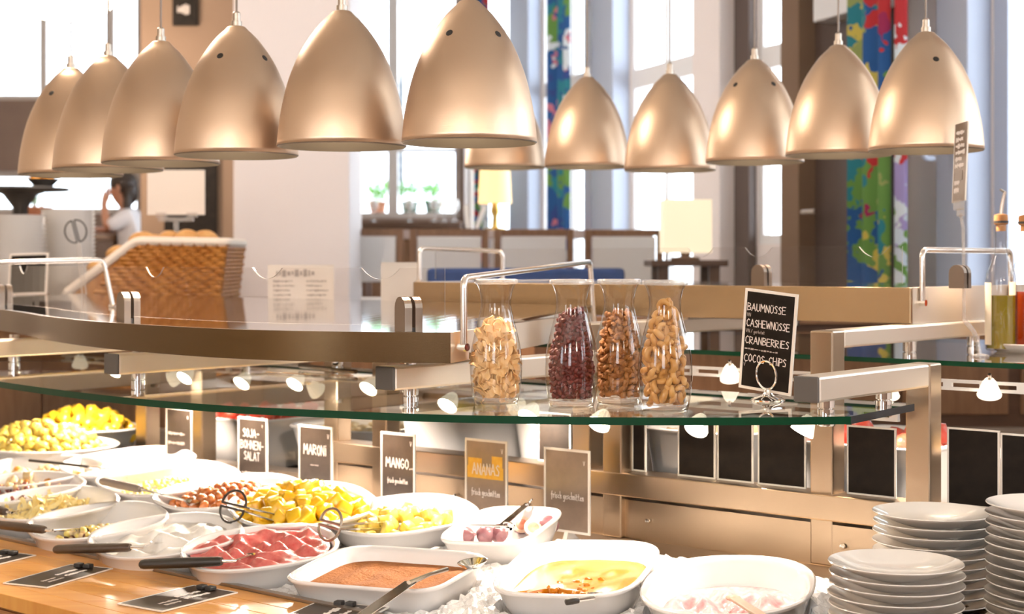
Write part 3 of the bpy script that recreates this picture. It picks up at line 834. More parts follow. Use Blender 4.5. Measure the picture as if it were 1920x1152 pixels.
# ================================================================== HALOGEN SPOTS AND THEIR RAILS
def strip_rail(s0, s1, n_, z0, label):
    r = thing('light_rail', sn((s0 + s1) / 2, n_, z0), label, 'rail', 'slotted lamp rails')
    for q in (0, .017): MB().snbox(s0, s1, n_ - .006, n_ + .006, z0 + q, z0 + q + .007).build('rail_bar', 'acrylic_white', r)
    k = s0 + .02
    while k < s1 - .01:
        MB().snbox(k, k + .02, n_ - .005, n_ + .005, z0 + .007, z0 + .017).build('rail_web', 'acrylic_white', r); k += .085
    return r
strip_rail(-4.6, -1.50, 3.075, E - .345, 'slotted lamp rail under the near glass shelf')
strip_rail(-3.9, -.7, 3.30, E - .290, 'slotted lamp rail under the far glass shelf')
mat('reflector', (.85, .80, .72), .3, emit=(1, .86, .66), estr=.45)
def halogen(c, d, mount, label, group, watts, lit=True):
    c = Vector(c); d = Vector(d).normalized(); R = d.to_track_quat('Z', 'Y').to_matrix()
    r = thing('halogen_spot', c, label, 'spotlight', group)
    b = MB(); k = 24; pr = [(.010, -.040), (.013, -.034), (.020, -.018), (.0255, -.002), (.0265, 0)]
    b.lathe(pr + [(.0245, -.002)], c, k, R=R).build('reflector', 'reflector', r, smooth=False)
    for j in range(14):
        a = 2 * math.pi * j / 14; e = R @ Vector((math.cos(a), math.sin(a), 0))
        MB().tube([c - d * .034 + e * .0135, c - d * .002 + e * .0262], .0014, 4).build('cooling_rib', 'reflector', r)
    MB().lathe([(.0, .0005), (.015, .001), (.0243, -.001)], c, k, R=R).build('lens', 'spotglow', r)
    q = c - d * .040; mount = Vector(mount)
    mid = (q + mount) / 2 + Z * -.006
    MB().tube([q, q - d * .012, mid, mount], .004, 6).build('lamp_arm', 'wire', r, smooth=True)
    dl = (d * .55 - Z * .6).normalized()
    if watts: spot('halogen_light', c + d * .006, c + d * .006 + dl, watts, WARM2, 135, .6, r, .022)
near_sp = [(1503, 812, 2.90), (1305, 806, 2.80), (1122, 797, 2.78), (990, 783, 2.80), (838, 762, 2.83), (690, 727, 2.94), (552, 722, 2.96), (452, 720, 2.96), (345, 710, 2.96), (212, 698, 2.96)]
nlb = ['under the glass right of the nut sign', 'under the glass below the cashew jar', 'under the glass below the walnut jar', 'under the glass between coconut and cranberry jars', 'behind the glass left of the coconut jar',
       'behind the glass left of the arm end by the jars', 'behind the glass beside the loose cables', 'behind the glass over the soy salad sign', 'behind the glass over the mushroom sign', 'behind the glass at the left beside an arm end']
for (px, py, n_), lb in zip(near_sp, nlb):
    c = on_n(px, py, n_); c.z = min(c.z, E - .345)
    d = Vector((-.42, -.62, -.66)) if px < 1400 else Vector((-.50, -.12, -.85))
    halogen(c, d, sn(s_of(c) + .02, 3.07, E - .337), 'lit halogen spot ' + lb, 'near halogen spots', SPOT_W * (.6 if px > 1100 else 1.1 if px > 800 else 2.2))
for px, py, n_, lb in ((1855, 742, 3.27, 'under the far glass below the oil tray'), (1665, 744, 3.27, 'seen under the lilac lit arm'), (1370, 712, 3.27, 'just left of the nut sign')):
    c = on_n(px, py, n_)
    halogen(c, V * .35 - Z * .9 - U3 * .15, sn(s_of(c), 3.30, E - .29), 'lit halogen spot ' + lb, 'far halogen spots', SPOT_W)
for s_, lb in ((-2.55, 'added to brighten the far tray behind the pineapple card'), (-3.3, 'added to brighten the far tray behind the mango card'), (-3.95, 'added to brighten the far tray behind the soy card')):
    c = sn(s_, 3.055, E - .375); halogen(c, V * .72 - Z * .5, sn(s_ + .01, 3.072, E - .345), 'lit halogen spot ' + lb, 'far halogen spots', SPOT_W * 1.8)  # extra spots put in to brighten the white tray fronts
for s_, lb in ((-4.42, 'added to brighten the pale yellow heap at the far left'),):
    c = sn(s_, 3.02, E - .35); halogen(c, V * .15 - Z * .9 - U3 * .3, sn(s_, 3.07, E - .337), 'lit halogen spot ' + lb, 'near halogen spots', SPOT_W * 2)  # extra spot put in because the far left bowls were too dim
# loose cables near the glass
ca = thing('loose_cable', on_n(640, 745, 2.75), 'curved brown cable with thin wires lying behind the glass', 'cable')
p = [on_n(562, 722, 2.9), on_n(600, 718, 2.88), on_n(625, 735, 2.86), on_n(640, 757, 2.84), on_n(668, 752, 2.84)]
for q in p: q.z = max(q.z, ZG + .01)
MB().tube(bend(p, .02), .006, 8).build('thick_cable', 'brown_handle', ca, smooth=True)
p = [on_n(500, 752, 2.75), on_n(580, 745, 2.76), on_n(612, 735, 2.78), on_n(668, 738, 2.8), on_n(660, 750, 2.8)]
for q in p: q.z = max(q.z, ZG + .003)
MB().tube(bend(p, .02), .0018, 6).build('thin_wire', 'wire', ca, smooth=True)

# ================================================================== LETTERING
GL = {'A': [[(0, 0), (.3, 1), (.6, 0)], [(.12, .38), (.5, .36)]], 'B': [[(0, 0), (0, 1), (.4, .92), (.45, .7), (.05, .52), (.5, .4), (.5, .12), (0, 0)]],
 'C': [[(.5, .85), (.3, 1), (.08, .75), (.05, .3), (.25, 0), (.52, .14)]], 'E': [[(.5, .98), (0, 1), (0, 0), (.52, .02)], [(0, .52), (.42, .54)]], 'F': [[(.5, 1), (0, 1), (0, 0)], [(0, .52), (.4, .52)]],
 'G': [[(.5, .85), (.28, 1), (.05, .7), (.05, .28), (.28, 0), (.52, .2), (.5, .45), (.3, .45)]], 'H': [[(0, 0), (0, 1)], [(.5, 0), (.5, 1)], [(0, .5), (.5, .52)]], 'I': [[(.1, 0), (.1, .75)], [(.1, .92), (.1, 1.0)]],
 'J': [[(.4, 1), (.42, .2), (.22, 0), (.02, .18)]], 'K': [[(0, 0), (0, 1)], [(.48, 1), (0, .45), (.5, 0)]], 'L': [[(0, 1), (0, 0), (.45, .02)]], 'M': [[(0, 0), (.06, 1), (.32, .4), (.58, 1), (.66, 0)]],
 'N': [[(0, 0), (.02, 1), (.48, 0), (.5, 1)]], 'O': [[(.26, 1), (.04, .7), (.06, .25), (.28, 0), (.5, .3), (.48, .75), (.26, 1)]], 'P': [[(0, 0), (0, 1), (.42, .9), (.42, .58), (0, .46)]],
 'R': [[(0, 0), (0, 1), (.42, .9), (.42, .6), (0, .48), (.5, 0)]], 'S': [[(.46, .88), (.24, 1), (.04, .78), (.42, .4), (.36, .06), (.02, .08)]], 'T': [[(0, 1), (.52, .98)], [(.26, 1), (.26, 0)]],
 'U': [[(0, 1), (.03, .2), (.25, 0), (.48, .2), (.5, 1)]], 'Ü': [[(0, .85), (.03, .2), (.25, 0), (.48, .2), (.5, .85)], [(.14, .98), (.14, 1.08)], [(.38, .98), (.38, 1.08)]],
 'W': [[(0, 1), (.15, 0), (.32, .7), (.5, 0), (.66, 1)]], 'Z': [[(0, 1), (.48, 1), (0, 0), (.5, 0)]], '-': [[(.06, .42), (.4, .44)]], 'V': [[(0, 1), (.24, 0), (.48, 1)]], '/': [[(0, 0), (.35, 1)]], '.': [[(.05, 0), (.08, .08)]],
 'f': [[(.3, .95), (.18, .9), (.15, -.2)], [(0, .5), (.32, .55)]], 'r': [[(0, .5), (.03, 0)], [(.02, .35), (.25, .52)]], 'i': [[(.05, .5), (.07, 0)], [(.06, .68), (.06, .75)]], 's': [[(.28, .5), (.05, .42), (.26, .15), (.02, 0)]],
 'c': [[(.28, .45), (.08, .4), (.05, .1), (.3, .05)]], 'h': [[(.02, 1), (.04, 0)], [(.04, .35), (.24, .5), (.28, 0)]], 'g': [[(.28, .5), (.05, .4), (.06, .08), (.28, .1), (.28, .5), (.26, -.35), (.02, -.3)]], 'e': [[(.05, .26), (.28, .32), (.18, .5), (.05, .3), (.1, .02), (.3, .06)]],
 'n': [[(.02, .5), (.04, 0)], [(.04, .35), (.22, .5), (.27, 0)]], 't': [[(.12, .85), (.14, .05), (.26, 0)], [(0, .5), (.28, .54)]], 'ö': [[(.15, .5), (.03, .25), (.15, 0), (.28, .25), (.15, .5)], [(.08, .66), (.08, .72)], [(.22, .66), (.22, .72)]]}
def width(ch): return .32 if ch == ' ' else max(x for st in GL[ch] for x, _ in st) + .16
def text_w(t): return sum(width(c) for c in t)
def write(b, t, o, rx, up, h, wmax=None, lw=.055, rng=random.Random(5), squeeze=1.0):
    """hand lettered line starting at o (baseline left)"""
    sx = h * squeeze
    if wmax and text_w(t) * sx > wmax: sx = wmax / text_w(t)
    nn_ = rx.cross(up).normalized(); x = 0
    for ch in t:
        if ch != ' ':
            dy = rng.uniform(-.04, .04)
            for st in GL[ch]:
                P = [o + rx * (x + q[0] * sx) + up * ((q[1] + dy) * h) for q in st]
                for a, c in zip(P, P[1:]):
                    d = (c - a)
                    if d.length < 1e-6: continue
                    d = d.normalized(); e = nn_.cross(d) * lw * h
                    a2 = a - d * lw * h * .6; c2 = c + d * lw * h * .6
                    b.add([a2 - e, c2 - e, c2 + e, a2 + e], [(0, 1, 2, 3)])
        x += width(ch) * sx
    return b

# ================================================================== UPRIGHT CARDS
def card(name, o, rx, up, w_, h, label, group=None, board='board', frame='frame_clear', lines=(), border=.006, foot=None, extra=None, cat='sign', th=.003, base=None):
    """o = lower left front corner; rx, up unit vectors; front normal = rx x up"""
    rx = Vector(rx).normalized(); up = Vector(up).normalized(); nn_ = rx.cross(up).normalized(); o = Vector(o)
    r = thing(name, base if base else o + rx * w_ / 2, label, cat, group)
    c = o + rx * w_ / 2 + up * h / 2 - nn_ * th / 2
    MB().box(c, rx * (w_ / 2 - border), up * (h / 2 - border), nn_ * th / 2).build('board', board, r)
    fb = MB()
    for sg in (-1, 1):
        fb.box(c + rx * sg * (w_ - border) / 2, rx * border / 2, up * h / 2, nn_ * (th / 2 + .0006))
        fb.box(c + up * sg * (h - border) / 2, rx * (w_ / 2 - border), up * border / 2, nn_ * (th / 2 + .0006))
    fb.build('frame', frame, r)
    rng = random.Random(sum(map(ord, label)))
    for i, ln in enumerate(lines):
        kind, t, x, y, hh, m = ln[:6]; wm = ln[6] if len(ln) > 6 else None
        p = o + rx * x * w_ + up * y * h + nn_ * .0006
        b = MB()
        if kind == 'T': write(b, t, p, rx, up, hh * h, wm * w_ if wm else None, rng=rng)
        else: scribble(b, p, rx, up, t * w_, hh * h, wm or 1, rng)
        b.build('lettering', m, r)
    if foot: foot(r, o, rx, up, nn_)
    return r, o, rx, up, nn_
mat('photo_orange', (.62, .30, .02), .4, noise=(60, (.75, .45, .05), .5))
mat('board_warm', (.17, .115, .08), .28, noise=(18, (.25, .18, .13), .4))
def edge_foot(z):
    def f(r, o, rx, up, nn_):
        w_ = .06; c = o + rx * .065; h = o.z - z
        pts = [c + Z * .004, c - nn_ * .01 + Z * .004, Vector((c.x, c.y, z)) - nn_ * .05, Vector((c.x, c.y, z)) + nn_ * .012]
        MB().prism(pts, rx * .012).build('card_foot', 'frame_clear', r)
    return f
NS = 2.985
def salad_card(x0, x1, ytop, label, lines, board='board_mid', extra=None):
    p0 = on_n(x0, ytop, NS); p1 = on_n(x1, ytop, NS); w_ = (Vector((p1.x, p1.y, 0)) - Vector((p0.x, p0.y, 0))).length
    h = .205; o = Vector((p0.x, p0.y, p0.z - h))
    if o.z < ZL + .004: h = p0.z - ZL - .004; o.z = ZL + .004
    return card('salad_card', o, U3, Z, w_, h, label, 'black cards behind the salad bowls', board, lines=lines, foot=edge_foot(ZL))
fg_ = ('T', 'frisch geschnitten', .16, .30, .085, 'chalk', .68)
salad_card(311, 360, 763, 'leftmost black salad card with two blurred lines of writing', [('S', .8, .1, .56, .10, 'chalk_dim', 1), ('S', .8, .1, .42, .10, 'chalk_dim', 1), ('T', 'V', .82, .84, .05, 'chalk')])
salad_card(446, 501, 781, 'black card lettered with soy bean salad in three lines', [('T', 'SOJA-', .18, .72, .115, 'chalk', .6), ('T', 'BOHNEN-', .10, .55, .115, 'chalk', .8), ('T', 'SALAT', .22, .39, .115, 'chalk', .55), ('S', .75, .14, .10, .14, 'chalk_dim', 2), ('T', 'V', .82, .87, .04, 'chalk')])
salad_card(560, 623, 796, 'black card lettered MARONI above the chestnut bowl', [('T', 'MARONI', .16, .60, .135, 'chalk', .68), ('S', .3, .36, .44, .035, 'chalk_dim', 1), ('T', 'V', .86, .84, .06, 'chalk')])
salad_card(714, 778, 809, 'dark card lettered MANGO between two steel posts', [('T', 'MANGO...', .16, .54, .125, 'chalk', .82), ('T', 'frisch geschnitten', .2, .34, .07, 'chalk', .6), ('T', 'V', .86, .84, .06, 'chalk')])
r, o, rx, up, nn_ = salad_card(872, 951, 821, 'card lettered ANANAS with an orange fruit photo', [('T', 'ANANAS', .18, .56, .135, 'chalk', .66), fg_, ('T', 'V', .86, .84, .06, 'chalk')], 'board_warm')
w_ = .138; h = .205
for (xa, xb, ya, yb) in ((.06, .94, .51, .66), (.08, .42, .66, .76), (.66, .92, .66, .80)):
    MB().box(o + rx * (xa + xb) / 2 * w_ + up * (ya + yb) / 2 * h + nn_ * .0002, rx * (xb - xa) / 2 * w_, up * (yb - ya) / 2 * h, nn_ * .0002).build('fruit_photo', 'photo_orange', r)
r, o, rx, up, nn_ = salad_card(1020, 1106, 838, 'pale glaring card with only its lower line readable, by the fig dish', [('T', 'frisch geschnitten', .16, .40, .085, 'chalk', .72), ('T', 'V', .86, .82, .05, 'chalk')], 'board_warm')  # paler board colour stands in for glare; washed-out title left off

# backs of cards on the cross beam ------------------------------------------
ZBM = E - .527
def back_card(x0, x1, ytop, label, n_=3.165, h=None, board='board'):
    p0 = on_n(x0, ytop, n_); p1 = on_n(x1, ytop, n_); w_ = (Vector((p1.x, p1.y)) - Vector((p0.x, p0.y))).length
    o = Vector((p0.x, p0.y, ZBM + .001)); h = p0.z - o.z
    card('card_back', o, U3, Z, w_, h, label, 'black card backs standing on the cross beam', board, border=.004)
for x0, x1, yt, lb in ((1009, 1070, 772, 'black card back just left of the pale card'), (1185, 1211, 780, 'narrow strip of black card right of the nearest post'),
                       (1271, 1341, 782, 'black card back under the cashew jar'), (1345, 1412, 784, 'black card back below the nut sign'), (1421, 1511, 786, 'wide black card back left of the far post'),
                       (1588, 1680, 797, 'tall black card back between the two right posts'), (1776, 1874, 801, 'large black card back right of the right post'), (1876, 1990, 812, 'black card back cut by the right edge')):
    back_card(x0, x1, yt, lb)

# nut sign in a ring holder ------------------------------------------------------
sp = on_z(1440, 752, ZG)
nsp = n_of(sp); p0 = on_n(1389, 640, nsp); p1 = on_n(1487, 640, nsp); w_ = (Vector((p1.x, p1.y, 0)) - Vector((p0.x, p0.y, 0))).length
rx = (U3 - Z * .10).normalized(); up = (Z + U3 * .07 - V3 * .03); up = (up - rx * up.dot(rx)).normalized()
h = 190 * sp.y / FPX
midb = at(1433, 735, sp.y); o = midb - rx * w_ / 2
def ring_foot(r, o, rx, up, nn_):
    b0 = Vector((sp.x, sp.y, ZG)); 
    MB().lathe([(.036, 0), (.037, .003), (.030, .007), (.016, .011), (.012, .014), (.009, .018), (.008, .026)], b0, 28).build('holder_base', 'chrome', r, smooth=True)
    cz = o + rx * (sp.x - o.x) / rx.x
    c = b0 + Z * .056; c = c + Vector((0, 0, 0))
    MB().tube(arc(c + nn_ * .006, .030, 0, 2 * math.pi, 28, rx * .82, Z), .0028, 8, caps=False).build('holder_ring', 'chrome', r, smooth=True)
    MB().tube(arc(c - nn_ * .010, .030, 0, 2 * math.pi, 28, rx * .82, Z), .0028, 8, caps=False).build('holder_ring', 'chrome', r, smooth=True)
# move the board so it passes through the ring at the stand
mid = o + rx * w_ / 2
card('nut_sign', o, rx, up, w_, h, 'black chalk sign in a chrome ring holder listing nuts and berries', None, 'board', lines=[
    ('T', 'BAUMNÜSSE', .07, .785, .072, 'chalk', .82), ('T', 'VN', .07, .725, .035, 'chalk_dim'), ('T', 'CASHEWNÜSSE', .07, .625, .072, 'chalk', .84), ('T', 'VN / geröstet', .07, .565, .036, 'chalk_dim', .5),
    ('T', 'CRANBERRIES', .07, .455, .072, 'chalk', .88), ('S', .80, .07, .385, .035, 'chalk_dim', 1), ('T', 'COCOS-CHIPS', .07, .275, .075, 'chalk', .82), ('T', 'V', .07, .225, .035, 'chalk_dim')], foot=ring_foot, border=.006, base=Vector((sp.x, sp.y, ZG)))

# ================================================================== DISHES ON ICE
tn = Vector((-TS * VX, -TS * VY, 1)).normalized()      # normal of the rim plane
DISHES = []
def superell(t, a, b_, p):
    c, s_ = math.cos(t), math.sin(t)
    return a * math.copysign(abs(c) ** (2 / p), c), b_ * math.copysign(abs(s_) ** (2 / p), s_)
def make_dish(c, e1, e2, nn_, a, b_, p, h, label, name='serving_dish', k=56, th=.009, group='white dishes set in the ice', m='porcelain'):
    R = Matrix((e1, e2, nn_)).transposed(); b = MB()
    prof_ = [(.60, -h + .004), (.66, -h), (.74, -h), (.79, -h + .006), (.90, -h * .45), (.965, -.008), (1.0, -.004), (1.005, .001), (.985, .004), (None, .001), (None, -.010), (.83, -h * .5), (.70, -h + .014), (.62, -h + .010)]
    rings = []
    for sc, z in prof_:
        ring = []
        for j in range(k):
            t = 2 * math.pi * j / k
            if sc is None: x, y = superell(t, a - th * (1.2 if z > -.005 else 1.9), b_ - th * (1.2 if z > -.005 else 1.9), p)
            else:
                da = a * (1 - sc); x, y = superell(t, a - min(da, .10), b_ - min(b_ * (1 - sc) * 1.0, .10), p)
            ring.append(Vector(c) + R @ Vector((x, y, z)))
        rings.append(ring)
    vs = [q for r in rings for q in r]; fs = []
    for i in range(len(rings) - 1):
        for j in range(k): fs.append((i * k + j, i * k + (j + 1) % k, (i + 1) * k + (j + 1) % k, (i + 1) * k + j))
    fs.append(tuple(range(k))[::-1]); fs.append(tuple((len(rings) - 1) * k + j for j in range(k)))
    b.add(vs, fs); o = b.build(name, m, None, smooth=True, auto=60)
    tag(o, label, 'dish', group)
    return o
def dish(key, pts, p, h, label, shape='oval'):
    """pts: near end, far end, left side, right side for ovals; near left, far left, far right, near right for rectangles (pixels of the rim)"""
    P = [on_rim(*q) for q in pts]
    if shape == 'oval':
        Nn, Ff, Ll, Rr = P; c = (Nn + Ff) / 2; e1 = (Ff - Nn); a = e1.length / 2; e1 = e1.normalized()
        e2 = tn.cross(e1).normalized(); b_ = abs((Rr - Ll).dot(e2)) / 2; c = c + e2 * ((Rr + Ll) / 2 - c).dot(e2)
    else:
        c = sum(P, Vector()) / 4; n0 = (P[0] + P[3]) / 2; f0 = (P[1] + P[2]) / 2; e1 = (f0 - n0); a = e1.length / 2; e1 = e1.normalized()
        e2 = tn.cross(e1).normalized(); b_ = abs(((P[2] + P[3]) / 2 - (P[0] + P[1]) / 2).dot(e2)) / 2
    e1 = (e1 - tn * e1.dot(tn)).normalized(); e2 = tn.cross(e1).normalized()
    o = make_dish(c, e1, e2, tn, a, b_, p, h, label)
    D = dict(c=c, e1=e1, e2=e2, a=a, b=b_, p=p, h=h, o=o); DISHES.append(D); globals().setdefault('DD', {})[key] = D
    print('dish', key, 'a %.3f b %.3f n %.2f' % (a, b_, n_of(c)))
    return D
dish('tira', [(548, 1082), (648, 1017), (940, 1046), (775, 1124)], 5, .085, 'rectangular white dish of cocoa dusted dessert', 'rect')
dish('pudd', [(893, 1112), (1010, 1011), (1248, 1020), (1185, 1125)], 3.6, .085, 'white dish of yellow mango pudding half scooped out', 'rect')
dish('pink', [(1345, 1156), (1385, 1044), (1204, 1098), (1530, 1090)], 2.4, .085, 'round white bowl of pale pink cream at the lower right')
dish('figs', [(815, 1010), (918, 945), (1064, 960), (968, 1030)], 4, .075, 'white rectangular dish with a few cut figs', 'rect')
dish('pine', [(622, 988), (886, 946), (740, 930), (770, 1000)], 2.5, .075, 'white oval bowl of pale pineapple pieces')
dish('mang', [(436, 966), (698, 928), (560, 906), (575, 988)], 2.5, .075, 'white oval bowl heaped with yellow mango')
dish('ches', [(296, 944), (549, 896), (440, 890), (420, 955)], 2.5, .075, 'white oval bowl of brown glazed chestnuts')
dish('corn', [(196, 918), (433, 876), (320, 864), (310, 930)], 2.5, .075, 'white oval bowl of pale yellow chickpeas')
dish('oran', [(120, 886), (356, 847), (260, 838), (230, 893)], 2.5, .075, 'white oval bowl with only a few orange bits left')
dish('popc', [(-70, 910), (168, 858), (60, 852), (50, 915)], 2.5, .075, 'white bowl of cream and orange salad crossed by a thin black handle')
dish('beet', [(-80, 938), (143, 893), (40, 884), (30, 944)], 2.5, .075, 'white oval bowl of dark red and black beans')
dish('onio', [(-20, 968), (206, 922), (90, 912), (100, 975)], 2.5, .075, 'white oval bowl of thin pale yellow strips')
dish('mush', [(52, 998), (307, 955), (180, 946), (190, 1008)], 2.5, .085, 'white oval bowl of diced dark and cream salad')
dish('quar', [(170, 1026), (445, 980), (310, 966), (320, 1043)], 2.5, .085, 'white oval bowl of plain white curd')
dish('berr', [(340, 1046), (630, 1006), (470, 990), (500, 1066)], 2.5, .085, 'white oval bowl of strong pink berry curd')

# crushed ice --------------------------------------------------------------
def in_dish(p, grow=.93):
    for D in DISHES:
        q = p - D['c']; x, y = q.dot(D['e1']) / D['a'], q.dot(D['e2']) / D['b']
        if abs(x) ** D['p'] + abs(y) ** D['p'] < grow ** D['p']: return D
    return None
rng = random.Random(11); st = .011; ns = int((-1.44 + 4.9) / st); nn2 = int((2.945 - 2.172) / st); vs = []; fs = []
for i in range(ns + 1):
    for j in range(nn2 + 1):
        s_ = -4.9 + i * st; n_ = 2.172 + j * st
        base = min(rim_z(n_) - .046, E - .672 + .04 * (n_ - 2.17))
        bk_ = max(0, min(1, (2.945 - n_) / .13)); base = (ZL - .014) * (1 - bk_) + base * bk_
        edge = min(1, (n_ - 2.172) / .06, (-1.44 - s_) / .05)
        z_ = ZW - .012 + (base - ZW + .012) * max(edge, 0) + rng.uniform(-.004, .005) * max(edge, .2)
        p = sn(s_ + rng.uniform(-.3, .3) * st * (0 < i < ns), n_ + rng.uniform(-.3, .3) * st * (0 < j < nn2), z_)
        if in_dish(Vector((p.x, p.y, rim_z(n_)))): p.z = min(p.z, rim_z(n_) - .094)
        vs.append(p)
for i in range(ns):
    for j in range(nn2):
        a = i * (nn2 + 1) + j; fs.append((a, a + 1, a + nn2 + 2, a + nn2 + 1)[::-1])
b = MB(); b.add(vs, fs)
tag(b.build('crushed_ice', 'ice'), 'bed of white crushed ice around the dishes', 'ice', kind='stuff')

# ------------------------------------------------------------------ food
def food_mat(name, c1, c2, rough=.35, scale=60, coat=.3, sss=0.0): return mat(name, c1, rough, noise=(scale, c2, .5), coat=coat, sss=sss)
food_mat('mango_f', (.92, .50, .008), (.94, .62, .03)); food_mat('pine_f', (.90, .62, .06), (.93, .74, .18)); food_mat('chest_f', (.36, .09, .012), (.55, .20, .05))
food_mat('chick_f', (.72, .55, .09), (.85, .72, .25)); food_mat('orange_f', (.68, .22, .015), (.75, .38, .04)); food_mat('cream_f', (.82, .70, .45), (.70, .45, .15))
food_mat('dark_f', (.06, .018, .014), (.16, .04, .03)); food_mat('beet_f', (.20, .03, .03), (.34, .10, .06)); food_mat('strip_f', (.80, .62, .20), (.86, .74, .40))
food_mat('quark_f', (.86, .80, .72), (.88, .84, .78), .5); food_mat('berry_f', (.62, .10, .09), (.74, .24, .20), .4, 90); food_mat('pinky_f', (.80, .50, .48), (.66, .22, .24), .5, 70)
mat('cocoa_f', (.36, .12, .028), .9, noise=(120, (.50, .20, .06), .6), bump=(140, .9)); food_mat('pudding_f', (.50, .15, .002), (.56, .21, .005), .25, 50, .1); food_mat('crumb_f', (.62, .36, .10), (.30, .12, .03), .8, 150, 0)
food_mat('fig_skin', (.13, .04, .055), (.25, .11, .12)); food_mat('fig_flesh', (.55, .10, .05), (.72, .35, .22)); food_mat('fig_rim', (.80, .62, .45), (.75, .55, .40))
food_mat('coconut_f', (.86, .52, .20), (.93, .68, .38), .6, 40, 0); food_mat('cran_f', (.085, .006, .004), (.17, .016, .010), .5, 60, 0); food_mat('walnut_f', (.26, .09, .015), (.50, .22, .06), .6, 60, 0); food_mat('cashew_f', (.50, .225, .045), (.64, .36, .11), .45, 40, .1)
food_mat('tomato_f', (.55, .04, .025), (.62, .10, .05)); food_mat('bread_f', (.55, .25, .07), (.72, .42, .16), .7, 25, 0)

def meshdata(b, name, m, smooth=True):
    o = b.build(name, m, None, smooth=smooth, origin=(0, 0, 0), auto=60); me = o.data; bpy.data.objects.remove(o); WL.pop(name, None); return me
def rot3(rng): return Matrix.Rotation(rng.uniform(0, 6.28), 3, 'Z') @ Matrix.Rotation(rng.uniform(0, 6.28), 3, 'X') @ Matrix.Rotation(rng.uniform(0, 6.28), 3, 'Y')
def chunk(sz, m, name, seed, jit=.25, flat=1.0):
    rng = random.Random(seed); b = MB(); vs = []
    for a in (-1, 1):
        for c in (-1, 1):
            for d in (-1, 1): vs.append(Vector((a * sz * rng.uniform(1 - jit, 1 + jit), c * sz * rng.uniform(1 - jit, 1 + jit), d * sz * flat * rng.uniform(1 - jit, 1 + jit))))
    b.add(vs, [(0, 1, 3, 2), (4, 6, 7, 5), (0, 4, 5, 1), (2, 3, 7, 6), (0, 2, 6, 4), (1, 5, 7, 3)])
    o = b.build(name, m, None, origin=(0, 0, 0)); md = o.modifiers.new('b', 'BEVEL'); md.width = sz * .35; md.segments = 2
    dg = bpy.context.evaluated_depsgraph_get(); me = bpy.data.meshes.new_from_object(o.evaluated_get(dg)); bpy.data.objects.remove(o); WL.pop(name, None)
    for p in me.polygons: p.use_smooth = True
    return me
def nugget(rx, ry, rz, m, name, seed, jit=.08, k=10, l=6):
    b = MB(); b.ball((0, 0, 0), rx, ry, rz, k, l, jit=jit, rng=random.Random(seed)); return meshdata(b, name, m)
def put(me, name, loc, R, sc, label, cat, group):
    o = bpy.data.objects.new(name, me); COL.objects.link(o)
    o.matrix_world = Matrix.Translation(loc) @ R.to_4x4() @ Matrix.Scale(sc, 4)
    return tag(o, label, cat, group)
def heap(key, meshes, name, label, cat, group, count, rmin, level, mound, fill=.80, seed=1, flat=False, cx=0.0, cy=0.0):
    """individual pieces spread over a dish; level = depth below the rim, mound = rise at the middle"""
    D = DD[key]; rng = random.Random(seed); pts = []; tries = 0
    while len(pts) < count and tries < count * 60:
        tries += 1
        x, y = rng.uniform(-1, 1), rng.uniform(-1, 1)
        q = abs(x) ** D['p'] + abs(y) ** D['p']
        if q > 1: continue
        rr = (q ** (1 / D['p']))
        z_ = level + mound * (1 - rr * rr) + rng.uniform(-.3, .3) * rmin
        p = D['c'] + D['e1'] * (x * fill + cx) * D['a'] + D['e2'] * (y * fill + cy) * D['b'] + tn * z_
        if any((p - u).length < rmin for u in pts): continue
        pts.append(p)
    for p in pts:
        R = Matrix.Rotation(rng.uniform(0, 6.28), 3, 'Z') if flat else rot3(rng)
        put(rng.choice(meshes), name, p, R, rng.uniform(.85, 1.15), label, cat, group)
mc = [chunk(.019, 'mango_f', 'mango_cube', i, .35) for i in range(4)]
heap('mang', mc, 'mango_cube', 'yellow mango cube in the bowl before the MANGO card', 'fruit', 'mango cubes', 75, .026, -.030, .055, .82, 2)
pc = [chunk(.018, 'pine_f', 'pineapple_piece', 10 + i, .4, .7) for i in range(4)]
heap('pine', pc, 'pineapple_piece', 'pale yellow pineapple piece in the bowl before the ANANAS card', 'fruit', 'pineapple pieces', 46, .026, -.045, .045, .66, 3)
ch = [nugget(.017, .014, .012, 'chest_f', 'chestnut', i, .12) for i in range(3)]
heap('ches', ch, 'chestnut', 'glazed brown chestnut in the bowl before the MARONI card', 'nut', 'glazed chestnuts', 110, .019, -.040, .045, .82, 4)
ck = [nugget(.0075, .007, .007, 'chick_f', 'chickpea', i, .08, 8, 5) for i in range(3)]
heap('corn', ck, 'chickpea', 'pale yellow chickpea in the oval bowl left of the soy card', 'legume', 'chickpeas', 240, .0105, -.050, .035, .72, 5)
ob = [nugget(.013, .010, .009, 'orange_f', 'pumpkin_piece', i, .2) for i in range(3)]
heap('oran', ob, 'pumpkin_piece', 'orange bit at the far end of the nearly empty bowl', 'vegetable', 'orange bits', 22, .016, -.055, .02, .45, 6, cx=.25)
cf = [chunk(.013, 'cream_f', 'bread_cube', 20 + i, .3) for i in range(3)]; of = [nugget(.011, .010, .010, 'orange_f', 'carrot_piece', 40 + i, .2) for i in range(2)]
heap('popc', cf, 'bread_cube', 'cream coloured cube in the far left mixed salad', 'salad piece', 'cream salad cubes', 50, .022, -.045, .03, .8, 7)
heap('popc', of, 'carrot_piece', 'orange piece in the far left mixed salad', 'vegetable', 'orange salad pieces', 18, .03, -.036, .03, .8, 8)
bt = [nugget(.010, .008, .007, 'dark_f', 'dark_bean', i, .1) for i in range(2)]; bt2 = [nugget(.010, .008, .007, 'beet_f', 'red_bean', i + 5, .1) for i in range(2)]; wt = [nugget(.009, .008, .008, 'cream_f', 'white_bean', i + 9, .1) for i in range(2)]
